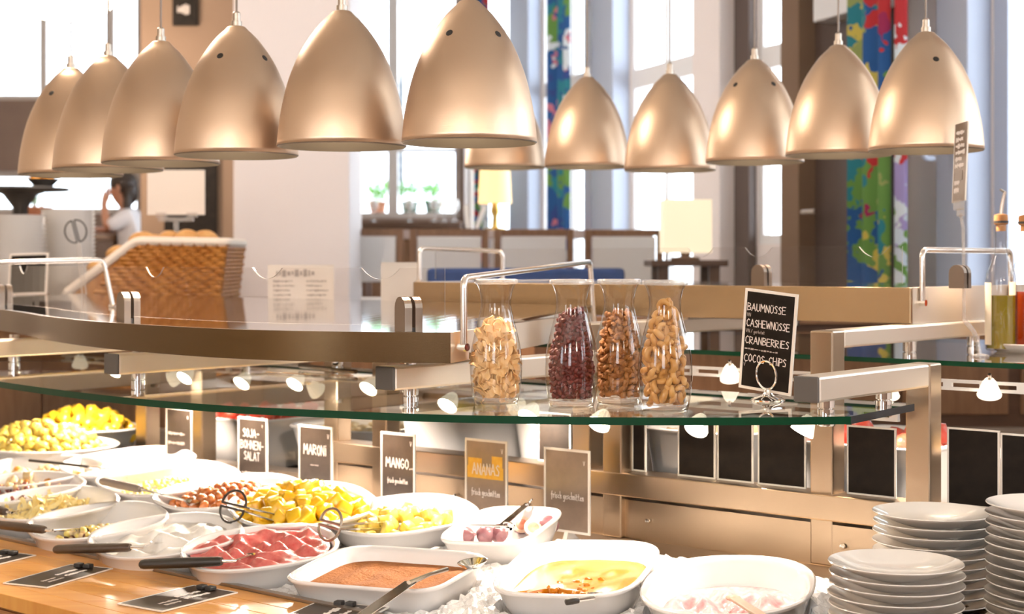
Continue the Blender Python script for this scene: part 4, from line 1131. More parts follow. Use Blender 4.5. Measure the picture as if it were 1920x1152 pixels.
heap('beet', bt, 'dark_bean', 'black bean in the dark bowl at the left edge', 'legume', 'black beans', 60, .017, -.040, .03, .84, 9)
heap('beet', bt2, 'red_bean', 'dark red bean in the dark bowl at the left edge', 'legume', 'red beans', 60, .017, -.036, .03, .84, 10)
heap('beet', wt, 'white_bean', 'cream bean in the dark bowl at the left edge', 'legume', 'cream beans', 26, .026, -.030, .03, .84, 11)
heap('mush', bt, 'olive_piece', 'black olive piece in the diced salad bowl', 'vegetable', 'olive pieces', 50, .017, -.058, .026, .66, 12)
heap('mush', wt, 'cheese_cube', 'cream cube in the diced salad bowl', 'cheese', 'cream cubes', 80, .014, -.055, .028, .66, 13)
heap('mush', ck, 'corn_kernel', 'yellow kernel in the diced salad bowl', 'vegetable', 'yellow kernels', 60, .014, -.050, .028, .66, 14)
def strip_mesh(seed, L, w_, m, name, curl):
    rng = random.Random(seed); b = MB(); N = 6; vs = []
    for i in range(N + 1):
        t = i / N - .5; z_ = curl * math.sin(i * 1.1 + seed) ; y = curl * math.cos(i * .9 + seed)
        for sg, th in ((-1, -1), (1, -1), (1, 1), (-1, 1)): vs.append((t * L, y + sg * w_ * (1 - abs(t) * .6), z_ + th * .0009))
    fs = []
    for i in range(N):
        o = i * 4
        for j in range(4): fs.append((o + j, o + (j + 1) % 4, o + 4 + (j + 1) % 4, o + 4 + j))
    fs += [(3, 2, 1, 0), (N * 4, N * 4 + 1, N * 4 + 2, N * 4 + 3)]
    b.add(vs, fs); return meshdata(b, name, m)
ss = [strip_mesh(i, .07, .007, 'strip_f', 'fennel_strip', .010) for i in range(4)]
heap('onio', ss, 'fennel_strip', 'thin pale yellow strip in the left oval bowl', 'vegetable', 'pale yellow strips', 60, .018, -.045, .045, .72, 15, flat=False)

def goo(key, label, name, m, level, bumps, amp, fill=.88, seed=1, cat='food', gx=0.0, scoop=None, N=46, K=5.0):
    """a soft mass filling a dish, with swirls and lumps of its own"""
    D = DD[key]; b = MB(); vs = []; rng = random.Random(seed); NR_ = 34
    ph = [(rng.uniform(-1, 1) * K, rng.uniform(-1, 1) * K, rng.uniform(0, 6.28), rng.uniform(.4, 1)) for _ in range(bumps)]
    def hgt(x, y):
        z_ = sum(w_ * math.sin(fx * x * 2.2 + fy * y * 2.2 + p_) for fx, fy, p_, w_ in ph) / max(1, bumps) ** .5 * amp
        if scoop: z_ += scoop(x, y)
        return z_
    for i in range(NR_ + 1):
        for j in range(N):
            t = 2 * math.pi * j / N; rr = i / NR_; x, y = superell(t, rr, rr, D['p'])
            q = level + hgt(x, y) * (1 - rr ** 6) + rng.uniform(-1, 1) * amp * .08
            vs.append(D['c'] + D['e1'] * (x * fill + gx) * D['a'] + D['e2'] * y * fill * D['b'] + tn * max(q, -D['h'] + .014))
    fs = []
    for i in range(NR_):
        for j in range(N): fs.append((i * N + j, (i + 1) * N + j, (i + 1) * N + (j + 1) % N, i * N + (j + 1) % N))
    o0 = len(vs)
    for j in range(N):
        t = 2 * math.pi * j / N; x, y = superell(t, 1, 1, D['p'])
        vs.append(D['c'] + D['e1'] * (x * .62 + gx) * D['a'] + D['e2'] * y * .55 * D['b'] - tn * (D['h'] - .0145))
    for j in range(N): fs.append((NR_ * N + j, o0 + j, o0 + (j + 1) % N, NR_ * N + (j + 1) % N))
    fs.append(tuple(o0 + j for j in range(N))[::-1])
    b.add(vs, fs)
    return tag(b.build(name, m, None, smooth=True, auto=70), label, cat)
goo('quar', 'thick white curd swirled in its bowl', 'curd', 'quark_f', -.018, 14, .016, .88, 3, K=8, N=70)
goo('berr', 'lumpy strong pink berry curd', 'berry_curd', 'berry_f', -.006, 24, .020, .88, 4, K=9, N=96)
goo('pink', 'pale pink cream with berry flecks, partly eaten', 'berry_cream', 'pinky_f', -.050, 10, .010, .78, 5, K=7)
goo('tira', 'cocoa dusted layered dessert with shallow furrows', 'cocoa_dessert', 'cocoa_f', -.026, 5, .003, .88, 6, scoop=lambda x, y: -.02 if (x < -.1 and y < -.78) else .0025 * math.sin(y * 14))
goo('pudd', 'glossy yellow mango layer on a crumbly base', 'mango_pudding', 'pudding_f', -.034, 7, .004, .84, 7, gx=.06, scoop=lambda x, y: -.032 if x < -.45 + .12 * math.sin(y * 5) else 0.0)
cm = [nugget(.009, .008, .007, 'crumb_f', 'pudding_crumb', i, .3) for i in range(3)]
heap('pudd', cm, 'pudding_crumb', 'brown crumb at the scooped edge of the mango pudding', 'crumb', 'pudding crumbs', 60, .012, -.052, .0, .34, 16, cx=-.36, cy=0.0)
ym = [nugget(.009, .008, .006, 'pudding_f', 'pudding_lump', i + 30, .3) for i in range(2)]
heap('pudd', ym, 'pudding_lump', 'yellow lump along the scooped edge of the mango pudding', 'pudding', 'yellow pudding lumps', 36, .015, -.040, .0, .45, 17, cx=-.28)
# figs
def fig(p, R, sc, label, cut):
    r = thing('fig', p, label, 'fruit', 'figs in the white dish')
    def bld(prof_, nm, m, par):
        b = MB(); b.lathe([(a * sc, z_ * sc) for a, z_ in prof_], p, 18, R=R); b.build(nm, m, par, smooth=True)
    if cut:
        bld([(.0, -.024), (.014, -.021), (.022, -.008), (.0225, .0)], 'skin', 'fig_skin', r)
        bld([(.0225, .0), (.0225, .0012), (.017, .0018), (.0165, .0012)], 'pale_rim', 'fig_rim', r)
        bld([(.017, .0006), (.010, .0022), (.0, .0012)], 'flesh', 'fig_flesh', r)
    else: bld([(.0, -.024), (.014, -.021), (.022, -.008), (.021, .006), (.011, .019), (.005, .028), (.004, .034), (.0, .034)], 'skin', 'fig_skin', r)
F = DD['figs']
def fp(px, py, lift=.0):
    p = on_rim(px, py, -.030); return p + Z * lift
for px, py, az, cut, lb in ((874, 1006, 40, False, 'whole dusky purple fig at the near end of the dish'), (912, 1003, 100, False, 'second whole purple fig left of the tongs'), (935, 1000, 200, False, 'purple fig half hidden by the tongs'),
                            (1000, 990, 0, True, 'cut fig showing orange red flesh'), (978, 984, 10, True, 'cut fig leaning behind the tongs'), (1030, 984, 320, False, 'whole fig at the far right corner of the dish')):
    R = Matrix.Rotation(math.radians(az), 3, 'Z') @ Matrix.Rotation(math.radians(62 if cut else 75), 3, 'X')
    if cut: R = Vector((.15 - az * .01, -.8, .6)).normalized().to_track_quat('Z', 'Y').to_matrix()
    fig(fp(px, py), R, 1.0, lb, cut)

# ================================================================== JARS
jp = [(.0, 0), (.036, 0), (.041, .004), (.044, .018), (.048, .05), (.049, .08), (.0465, .115), (.041, .145), (.0345, .172), (.030, .195), (.0285, .212), (.0295, .228), (.033, .243), (.037, .252)]
jp = [(max(p.x, 0) * 1.13, p.y) for p in smooth_curve(jp, 4)]
def jr(z_):
    for (r0, z0), (r1, z1) in zip(jp, jp[1:]):
        if z0 <= z_ <= z1 and z1 > z0: return r0 + (r1 - r0) * (z_ - z0) / (z1 - z0)
    return .03
def jar(px, py, Y, label):
    c = on_z(px, py, ZG); c = Vector(((px - 960) / FPX * Y, Y, ZG))
    r = thing('glass_jar', c, label, 'jar', 'jars on the glass shelf')
    b = MB(); b.lathe([q for q in jp], c, 40); b.f.pop(); b.m.pop()
    b.build('jar_wall', 'jar_glass', r, smooth=True, auto=80)
    MB().lathe([(.0415, .251), (.0455, .253), (.047, .257), (.0455, .2615), (.0415, .2625), (.039, .259), (.0393, .253)], c, 40, close=True).build('jar_rim', 'jar_rim_glass', r, smooth=True, auto=80)
    MB().lathe([(.0, .003), (.039, .003), (.0455, .008), (.046, .014), (.041, .011), (.0, .008)], c, 32).build('jar_base', 'jar_rim_glass', r, smooth=True, auto=80)
    return c
glass('jar_rim_glass', (.90, .87, .83), 1.6, .02, haze=.22)
def fill_jar(c, ztop, meshes, name, label, cat, group, spacing, core, seed, slope=0.0, maxn=290, inset=.010, align=False):
    rng = random.Random(seed); pts = []; tries = 0
    while tries < 16000 and len(pts) < maxn:
        tries += 1
        z_ = rng.uniform(.020, ztop); a = rng.uniform(-math.pi, math.pi); R_ = max(jr(z_) - inset, .006)
        topz = ztop + slope * math.cos(a) * 1.0
        if z_ > topz - .004: R_ *= rng.uniform(0, 1)
        else: R_ *= rng.uniform(.90, 1.0)
        p = c + Vector((R_ * math.cos(a), R_ * math.sin(a), min(z_, topz)))
        if any((p - u).length < spacing for u in pts): continue
        pts.append(p)
    for p in pts: put(rng.choice(meshes), name, p, rot3(rng), rng.uniform(.85, 1.12), label, cat, group)
    b = MB(); pr = [(.0, .016)] + [(max(jr(q) - inset * 1.35, .004), q) for q in [.018 + (ztop - .03) * i / 10 for i in range(11)]] + [(.0, ztop - .006)]
    vs0 = len(b.v); b.lathe(pr, c, 26)
    for v in b.v: v += Vector((rng.uniform(-1, 1), rng.uniform(-1, 1), rng.uniform(-1, 1))) * .0025
    tag(b.build(name + '_filling', core, None), label.replace('single ', '') + ', packed inside', cat, kind='stuff')
    return len(pts)
cj = jar(930, 757, 3.27, 'glass jar of pale coconut chips, leftmost jar')
cb = jar(1072, 762, 3.20, 'glass jar of dark red cranberries')
wj = jar(1161, 765, 3.265, 'glass jar of broken walnuts between cranberries and cashews')
nj = jar(1247, 769, 3.115, 'glass jar of cashew nuts, rightmost jar')
coco = [strip_mesh(50 + i, .036, .0085, 'coconut_f', 'coconut_chip', .0045) for i in range(5)]
print('coco', fill_jar(cj, .168, coco, 'coconut_chip', 'single pale coconut chip in the leftmost jar', 'coconut chip', 'coconut chips', .0105, 'coconut_f', 1, inset=.0165))
cran = [nugget(.0075, .0055, .0045, 'cran_f', 'cranberry', 60 + i, .28, 8, 5) for i in range(4)]
print('cran', fill_jar(cb, .200, cran, 'cranberry', 'single dried cranberry in the dark jar', 'dried fruit', 'dried cranberries', .0098, 'cran_f', 2, .012, inset=.0115))
def walnut(seed):
    rng = random.Random(seed); b = MB()
    b.ball((0, 0, 0), .011, .0065, .005, 9, 6, jit=.32, rng=rng); b.ball((.006, .004, .001), .006, .005, .0042, 7, 5, jit=.3, rng=rng); return meshdata(b, 'walnut_piece', 'walnut_f')
print('waln', fill_jar(wj, .192, [walnut(i) for i in range(5)], 'walnut_piece', 'single walnut piece in the third jar', 'nut', 'walnut pieces', .0112, 'walnut_f', 3, .01, inset=.0145))
def cashew(seed):
    rng = random.Random(seed); b = MB(); pts = []; rs = []
    for i in range(9):
        t = i / 8; a = math.radians(-105 + 210 * t); pts.append((.0105 * math.cos(a), .0105 * math.sin(a), 0)); rs.append(.0028 + .0040 * math.sin(math.pi * min(1, max(0, t * .85 + .05))) ** .7)
    b.tube(pts, rs, 8); return meshdata(b, 'cashew_nut', 'cashew_f')
print('cash', fill_jar(nj, .215, [cashew(i) for i in range(2)], 'cashew_nut', 'single cashew nut in the rightmost jar', 'nut', 'cashew nuts', .0140, 'cashew_f', 4, .02, inset=.0185))

# ================================================================== PLATES
pp = [(.0, .0), (.055, 0), (.062, .002), (.085, .010), (.110, .0215), (.1185, .0255), (.120, .0270), (.1188, .0282), (.114, .0262), (.086, .0150), (.060, .0065), (.0, .0050)]
b = MB(); b.lathe(pp, (0, 0, 0), 56); plate_me = meshdata(b, 'plate', 'plate_white')
def stack(c, n_, sp_, label_of, group, seed):
    rng = random.Random(seed)
    for i in range(n_):
        o = bpy.data.objects.new('plate', plate_me); COL.objects.link(o)
        o.location = (c[0] + rng.uniform(-.0022, .0022), c[1] + rng.uniform(-.0022, .0022), c[2] + i * sp_)
        k = n_ - 1 - i
        tag(o, ('topmost plate' if k == 0 else '%s plate from the top' % ORD[min(k, 19)]) + ' of ' + label_of, 'plate', group)
ZP = ZW
st1 = Vector((.691, 2.784, ZP)); st2 = Vector((.842, 3.09, ZP)); st3 = Vector((.985, 2.815, ZP))
stack(st1, 8, .0188, 'the low front plate stack', 'plates of the low front stack', 1)
stack(st2, 10, .0192, 'the plate stack behind the low one', 'plates of the rear stack', 2)
stack(st3, 14, .0178, 'the tall plate stack cut by the right edge', 'plates of the tall stack', 3)

# ================================================================== SPOONS AND TONGS
def handle_tool(p0, p1, r_, m, label, tip=None, mt='chrome', group='serving tools with dark handles'):
    """grip from p0 to p1, then a steel shaft to tip"""
    r = thing('serving_spoon', p0, label, 'spoon', group)
    d = (p1 - p0).normalized(); sd = d.cross(Z).normalized(); u2 = sd.cross(d)
    N = 12; L = (p1 - p0).length; b = MB(); rings = []
    prof_ = [(0, .5), (.02, .85), (.06, 1.0), (.5, 1.08), (.96, .95), (1.0, .8)]
    for t, sc in prof_:
        rings.append([p0 + d * L * t + sd * r_ * 1.25 * sc * math.cos(2 * math.pi * j / N) + u2 * r_ * sc * math.sin(2 * math.pi * j / N) for j in range(N)])
    vs = [q for g in rings for q in g]; fs = []
    for i in range(len(rings) - 1):
        for j in range(N): fs.append((i * N + j, i * N + (j + 1) % N, (i + 1) * N + (j + 1) % N, (i + 1) * N + j))
    fs += [tuple(range(N))[::-1], tuple((len(rings) - 1) * N + j for j in range(N))]
    b.add(vs, fs).build('handle', m, r, smooth=True)
    if tip is not None:
        MB().tube([p1 - d * .005, p1 + d * .03, tip], [.004, .0035, .003], 8).build('shaft', mt, r, smooth=True)
        dd = (tip - p1).normalized(); s2 = dd.cross(Z).normalized(); q = tip + dd * .02
        b2 = MB(); R = Matrix((dd, s2, dd.cross(s2) * -1)).transposed()
        b2.lathe([(.0, -.010), (.012, -.008), (.020, .0), (.0215, .001), (.019, .0), (.011, -.0065), (.0, -.008)], q, 18, R=R).build('spoon_bowl', mt, r, smooth=True)
    return r
def rp(px, py, off): return on_rim(px, py, off)
handle_tool(rp(-8, 984, .02), rp(83, 994, .020), .0105, 'brown_handle', 'dark brown spoon handle at the left edge over the diced salad', rp(150, 992, -.02))
handle_tool(rp(101, 1031, .015), rp(244, 1027, .018), .0105, 'brown_handle', 'dark brown spoon handle resting on the white curd bowl', rp(290, 1018, -.005))
handle_tool(rp(262, 1059, .015), rp(416, 1053, .018), .0108, 'black_plastic', 'near black spoon handle resting on the pink curd bowl', rp(470, 1042, -.0))
handle_tool(rp(190, 902, .035), rp(264, 918, .030), .0105, 'grey_handle', 'grey brown serving fork handle over the chickpea bowl', rp(345, 938, .0))
handle_tool(rp(-20, 955, .02), rp(10, 960, .02), .0105, 'brown_handle', 'short end of a brown handle at the left edge', rp(70, 950, -.02))
r = thing('tong_arm', rp(55, 864, .03), 'thin black handle lying across the far left bowls', 'tongs'); MB().tube([rp(55, 864, .03), rp(110, 869, .028), rp(166, 876, .022)], .0042, 8).build('handle', 'black_plastic', r, smooth=True); MB().tube([rp(164, 876, .0225), rp(205, 880, -.01)], .003, 6).build('shaft', 'chrome', r)
# tongs with two half round loops
def loop_tongs(c, ax, ay, R_, tip, label, m='black_plastic'):
    c = Vector(c); ax = Vector(ax).normalized(); ay = Vector(ay).normalized()
    r = thing('loop_tongs', c, label, 'tongs', 'tongs with looped handles')
    for sg in (-1, 1):
        pts = arc(c + ay * sg * .005, R_, 0, math.pi, 14, ax, ay * sg * .85); pts = [pts[0]] + pts + [pts[-1]] + [pts[0]]
        MB().tube(pts, .0032, 8).build('loop_grip', m, r, smooth=True)
        MB().tube([c + ax * R_ * .95 + ay * sg * .005, Vector(tip) + ay * sg * .008], .0028, 6).build('tong_arm', 'chrome', r, smooth=True)
    return r
c = rp(437, 950, .035); e = (rp(475, 960, .03) - rp(400, 942, .04)).normalized()
loop_tongs(c, e, (Z * .9 + V * .35 - e * (Z * .9 + V * .35).dot(e)), .041, rp(515, 972, -.0), 'black looped tongs sticking up between chestnuts and mango')
c = rp(619, 984, .045); e = (rp(655, 990, .045) - rp(588, 972, .05)).normalized()
loop_tongs(c, e, (Z * .92 + V * .3 + U3 * -.2 - e * (Z * .92 + V * .3 + U3 * -.2).dot(e)), .037, rp(735, 985, -.02), 'looped tongs at the near end of the pineapple bowl', 'steel_dark')
# broad steel tongs in the fig dish
r = thing('fig_tongs', fp(930, 1012, .03), 'short steel tongs lying among the figs', 'tongs')
for (p_, q_) in (((880, 1014), (955, 1024)), ((935, 1020), (990, 980))):
    a, c = fp(*p_, .035), fp(*q_, .045); d = (c - a).normalized(); sd = d.cross(Z).normalized()
    MB().box((a + c) / 2, d * (c - a).length / 2, sd * .008, Z * .0012).build('tong_blade', 'chrome', r)
    MB().tube(arc(c, .014, 0, 2 * math.pi, 16, d, sd * .7 + Z * .7), .0028, 6, caps=False).build('tong_end', 'chrome', r, smooth=True)
MB().tube([fp(950, 1022, .033), fp(958, 1026, .04), fp(938, 1018, .038)], .004, 6).build('tong_hinge', 'chrome', r)
# large steel spoon on the cocoa dessert
r = thing('steel_spoon', rp(885, 1056, .004), 'large steel spoon lying across the cocoa dessert', 'spoon')
a, m1, m2 = rp(672, 1160, .03), rp(770, 1092, .022), rp(838, 1068, .012)
d = (m1 - a).normalized(); sd = d.cross(Z).normalized()
MB().box((a + m1) / 2, d * (m1 - a).length / 2, sd * .013, Z * .0016).build('handle', 'chrome', r, bevel=.0012)
MB().tube([m1 - d * .01, (m1 + m2) / 2 + Z * .002, m2], [.006, .0042, .005], 8).build('neck', 'chrome', r, smooth=True)
q = rp(886, 1054, .012); e = (q - m2).normalized(); s2 = e.cross(Z).normalized(); R = Matrix((e, s2 * .82, s2.cross(e))).transposed()
MB().lathe([(.0, -.014), (.018, -.012), (.032, -.002), (.0345, .001), (.032, .0005), (.017, -.0095), (.0, -.0115)], q, 28, R=R).build('spoon_bowl', 'chrome', r, smooth=True)
# spoons in pudding and cream
handle_tool(rp(1060, 1130, .012), rp(1085, 1126, .012), .006, 'black_plastic', 'small spoon with black tipped handle on the mango pudding rim', rp(1115, 1116, -.01))
r = thing('cream_spoon', rp(1420, 1140, .0), 'pale wooden spoon handle leaning out of the pink cream', 'spoon')
a, c = rp(1455, 1172, .03), rp(1378, 1124, -.02); d = (c - a).normalized(); sd = d.cross(Z).normalized()
mat('pale_wood', (.52, .34, .22), .5, noise=(20, (.6, .42, .28), .5))
MB().box((a + c) / 2, d * (c - a).length / 2, sd * .011, Z * .003).build('handle', 'pale_wood', r, bevel=.002)
MB().ball(c + d * .015, .022, .015, .006, 12, 6, R=Matrix((d, sd, d.cross(sd))).transposed()).build('spoon_bowl', 'pale_wood', r, smooth=True)

# ================================================================== FLAT CARDS ON THE WOOD
def flat_card(pts, label, seed):
    """corner pixels: left tip, near tip, far right tip"""
    L_, N_, R_ = [on_z(x, y, ZW + .002) for x, y in pts]
    rx = (R_ - N_); h = rx.length; rx = rx / h; up = (L_ - N_); up = (up - rx * up.dot(rx)); w_ = up.length; up = up / w_
    o = N_ + Z * .001
    # text runs along rx
    r, o, rx, up, nn_ = card('table_card', o, rx, up, h, w_, label, 'dark cards lying on the wooden shelf', 'board_mid', 'frame_clear', lines=[('S', .42, .50, .25, .42, 'chalk', 2), ('S', .3, .2, .2, .3, 'chalk_dim', 2)], border=.003, th=.0016)
    e = o + rx * (h - .02) + up * w_ * .55
    for q in (-.012, .014): MB().box(e + up * q + Z * .005, rx * .009, up * .009, Z * .0045).build('clip', 'cap_black', r, bevel=.002)
flat_card([(36, 1086), (88, 1103), (212, 1067)], 'dark card lying on the wood, second from the left', 1)
flat_card([(228, 1131), (304, 1148), (446, 1112)], 'dark card with pale edge lying on the wood in the middle', 2)
flat_card([(-120, 1062), (-95, 1082), (68, 1042)], 'dark card at the left edge of the wooden shelf', 3)
flat_card([(530, 1158), (640, 1185), (730, 1140)], 'dark card under the cocoa dessert dish at the bottom edge', 4)

# ================================================================== OIL TRAY, SLIM CARD
ZFG = E - .238
tc = Vector((1.145, 3.62, ZFG))
tc = on_z(1930, 660, ZFG)
tc = Vector((tc.x, tc.y, ZFG))
mat('oil_green', (.26, .19, .006), .08, coat=.6); mat('oil_red', (.33, .035, .006), .08, coat=.6); mat('cork', (.36, .15, .05), .8, noise=(60, (.50, .24, .09), .5)); mat('label_cream', (.75, .66, .52), .7)
tray = MB(); tray.lathe([(.0, 0), (.080, 0), (.098, .012), (.104, .022), (.101, .0235), (.094, .013), (.079, .0045), (.0, .0045)], tc, 40)
tag(tray.build('oil_tray', 'acrylic_white', None, smooth=True), 'round cream tray under the oil bottles on the far glass shelf', 'tray')
bp = [(.0, 0), (.030, 0), (.0325, .004), (.0325, .145), (.030, .165), (.020, .190), (.0135, .208), (.012, .225), (.012, .258), (.0135, .262), (.0125, .268)]
def bottle(px, Y, oilm, level, label, sc=1.0, lab=False):
    c = Vector(((px - 960) / FPX * Y, Y, ZFG + .0055)); r = thing('oil_bottle', c, label, 'bottle', 'oil bottles on the tray')
    b = MB(); b.lathe([(a * sc, z_ * sc) for a, z_ in bp], c, 28); b.f.pop(); b.m.pop(); b.build('bottle_glass', 'jar_glass', r, smooth=True, auto=50)
    b = MB(); b.lathe([(.0, .004)] + [(.0300 * sc, q * sc) for q in (.004, level)] + [(.0, level * sc)], c, 28); b.build('oil', oilm, r, smooth=True, auto=50)
    MB().lathe([(.010, .255), (.010, .268), (.0145, .270), (.0145, .284), (.0135, .290), (.006, .292)], c, 16).build('stopper', 'cork', r, smooth=True)
    MB().lathe([(.0155, .272), (.0155, .277)], c, 16, close=False).build('stopper_ring', 'cap_black', r)
    t = c + Z * .29
    MB().tube([t, t + Vector((.002, 0, .02)), t + Vector((.006, -.002, .042)), t + Vector((.008, -.003, .050))], [.0042, .004, .0034, .0034], 8).build('pourer', 'wire', r, smooth=True)
    MB().tube([t + Vector((.0075, -.003, .048)), t + Vector((-.004, -.006, .054))], .0022, 6).build('pourer_lid', 'steel_dark', r)
    r.scale = (1.22, 1.22, 1.22)
    if lab:
        for a0, nm in ((150, 'side_label'),):
            b = MB(); vs = []; fs = []
            for i in range(7):
                a = math.radians(a0 + i * 11)
                for z_ in (.012, .145): vs.append(c + Vector((.0331 * math.cos(a), .0331 * math.sin(a), z_)))
            for i in range(6): fs.append((i * 2, i * 2 + 2, i * 2 + 3, i * 2 + 1))
            b.add(vs, fs).build(nm, 'label_cream', r)
Yb = tc.y - .02
bottle(1877, Yb, 'oil_green', .118, 'clear bottle of green olive oil with cork pourer', lab=True)
bottle(1922, Yb + .075, 'oil_red', .125, 'bottle of red chili oil at the right edge', lab=True)
bottle(1962, Yb - .01, 'oil_red', .118, 'second red oil bottle cut by the right edge')
# slim brown card on a clear tall stand
Yc = 3.86
top = at(1806, 375, Yc)
sc_ = at(1812, 236, Yc)
r = thing('slim_card', Vector((at(1822, 600, Yc).x, Yc, ZFG)), 'slim brown menu card on a tall clear stand by the oil bottles', 'sign')
o = at(1786, 381, Yc + .03); o2 = at(1810, 376, Yc - .03)
up = (at(1792, 234, Yc + .03) - o); h = up.length; up = up / h; rx = (o2 - o); w_ = .085; rx = rx.normalized(); nn_ = rx.cross(up).normalized(); w_ = (o2 - o).length
MB().box(o + rx * w_ / 2 + up * h / 2, rx * w_ / 2, up * h / 2, nn_ * .0012).build('board', 'board_warm', r)
fb = MB()
for sg in (0, 1): fb.box(o + rx * w_ * sg + up * h / 2, rx * .0012, up * h / 2, nn_ * .0016)
fb.build('frame', 'frame_clear', r)
scribble(MB(), o + rx * .008 + up * h * .42 + nn_ * .0016, rx, up, w_ * .8, h * .50, 6, random.Random(9), lw=.16).build('lettering', 'chalk', r)
scribble(MB(), o + rx * .008 + up * h * .10 + nn_ * .0016, rx, up, w_ * .5, h * .2, 2, random.Random(10), lw=.16).build('lettering', 'chalk', r)
MB().box(o + rx * w_ * .45 + up * h * .33 + nn_ * .0018, rx * w_ * .28, up * h * .06, nn_ * .0004).build('sticker', 'grey_handle', r)
glass('acrylic_rod', (.90, .86, .83), 1.5, .05, haze=.22)
cl = at(1798, 385, Yc)
MB().box(cl, rx * .02, nn_ * .006, Z * .012).build('stand_clip', 'acrylic_rod', r, bevel=.003)
MB().box(cl - Z * .018 + X3 * .004, rx * .010, nn_ * .007, Z * .010).build('stand_clip', 'acrylic_rod', r, bevel=.003)
MB().tube([cl - Z * .02 + X3 * .004, at(1806, 430, Yc), at(1808, 600, Yc)], .0042, 8).build('stand_rod', 'acrylic_rod', r)
bt_ = at(1808, 600, Yc)
MB().tube([bt_, at(1826, 622, Yc - .005), at(1832, 640, Yc - .01), Vector((at(1834, 640, Yc).x, Yc - .015, ZFG + .003))], .006, 8).build('stand_knuckle', 'acrylic_rod', r, smooth=True)
MB().lathe([(.0, 0), (.022, 0), (.022, .004), (.006, .008)], (at(1834, 640, Yc).x, Yc - .015, ZFG), 18).build('stand_foot', 'acrylic_rod', r, smooth=True)

# ================================================================== WHITE TRAYS OF THE FAR SIDE
for i, (s_, wd, cm_, lb) in enumerate(((-4.05, .44, 'tomato_f', 'behind the soy card with red tomatoes'), (-3.52, .40, 'cream_f', 'behind the chestnut card'), (-3.06, .36, 'chick_f', 'behind the mango card'), (-2.62, .36, 'orange_f', 'behind the pineapple card'), (-2.18, .34, 'cream_f', 'under the walnut jar'), (-1.72, .36, 'tomato_f', 'behind the black sign backs'), (-1.25, .36, 'cream_f', 'behind the plates'))):
    hh = .168 if s_ < -3.4 else .255
    c = sn(s_, 3.52, ZL + hh + .002)
    D = dict(c=c, e1=V3, e2=-U3, a=.24, b=wd / 2, p=6, h=.17)
    o = make_dish(c, V3, -U3, Z, .24, wd / 2, 6, hh, 'deep white tray ' + lb, 'deep_tray', group='white trays on the far side', k=40)
    rng = random.Random(i + 90); me = [nugget(.03, .026, .022, cm_, 'tray_food', 100 + i * 3 + j, .2) for j in range(2)]
    for q in range(24):
        p = c + V3 * rng.uniform(-.17, .17) + U3 * rng.uniform(-wd * .38, wd * .38) + Z * rng.uniform(-.05, .015 if cm_ in ('tomato_f', 'mango_f') else -.02)
        put(rng.choice(me), {'mango_f': 'melon_piece', 'tomato_f': 'tomato', 'cream_f': 'potato', 'chick_f': 'potato', 'orange_f': 'carrot_piece'}[cm_], p, rot3(rng), rng.uniform(.8, 1.2), 'food piece in the deep white tray ' + lb, 'food', 'food in far tray ' + ORD[i])
# two heaped bowls at the far left end
def free_bowl(key, px, py, z, R_, m, nm, cat, label, flabel, cnt, sz, seed):
    c = on_z(px, py, z); D = dict(c=c, e1=U3, e2=V3, a=R_, b=R_, p=2, h=.09)
    make_dish(c, U3, V3, Z, R_ * 1.3, R_, 2.2, .09, label, group='heaped bowls at the far left end')
    DD[key] = dict(c=c, e1=U3, e2=V3, a=R_ * 1.3, b=R_, p=2.2, h=.09)
    global tn
    t_ = tn; tn = Z
    heap(key, [nugget(sz, sz * .85, sz * .8, m, nm, seed + i, .2) for i in range(3)], nm, flabel, cat, label, cnt, sz * 1.5, -.015, .07, .85, seed)
    tn = t_
free_bowl('melo', 75, 832, ZL + .095, .22, 'pine_f', 'melon_ball', 'fruit', 'wide white bowl heaped with pale yellow pieces at the far left', 'pale yellow piece in the wide far left bowl', 120, .021, 71)
free_bowl('mand', 160, 800, ZL + .11, .17, 'mango_f', 'mandarin_piece', 'fruit', 'white bowl heaped with orange fruit at the far left', 'orange piece in the far left fruit bowl', 60, .026, 72)

# ================================================================== BREAD COUNTER BEHIND THE SHELF
ZB = 1.44
bc = thing('bread_counter', (-1.9, 6.3, 0), 'tall wooden counter behind the shelf carrying basket and bowls', 'counter')
MB().abox(-2.75, -.98, 6.12, 7.25, 0, ZB - .04).build('counter_body', 'mid_wood', bc)
MB().abox(-2.8, -.93, 6.05, 7.3, ZB - .0395, ZB).build('counter_top', 'dark_wood', bc)
for k in range(4): MB().abox(-2.70 + k * .44, -2.30 + k * .44, 6.105, 6.1199, .15, ZB - .08).build('door_panel', 'mid_wood', bc)
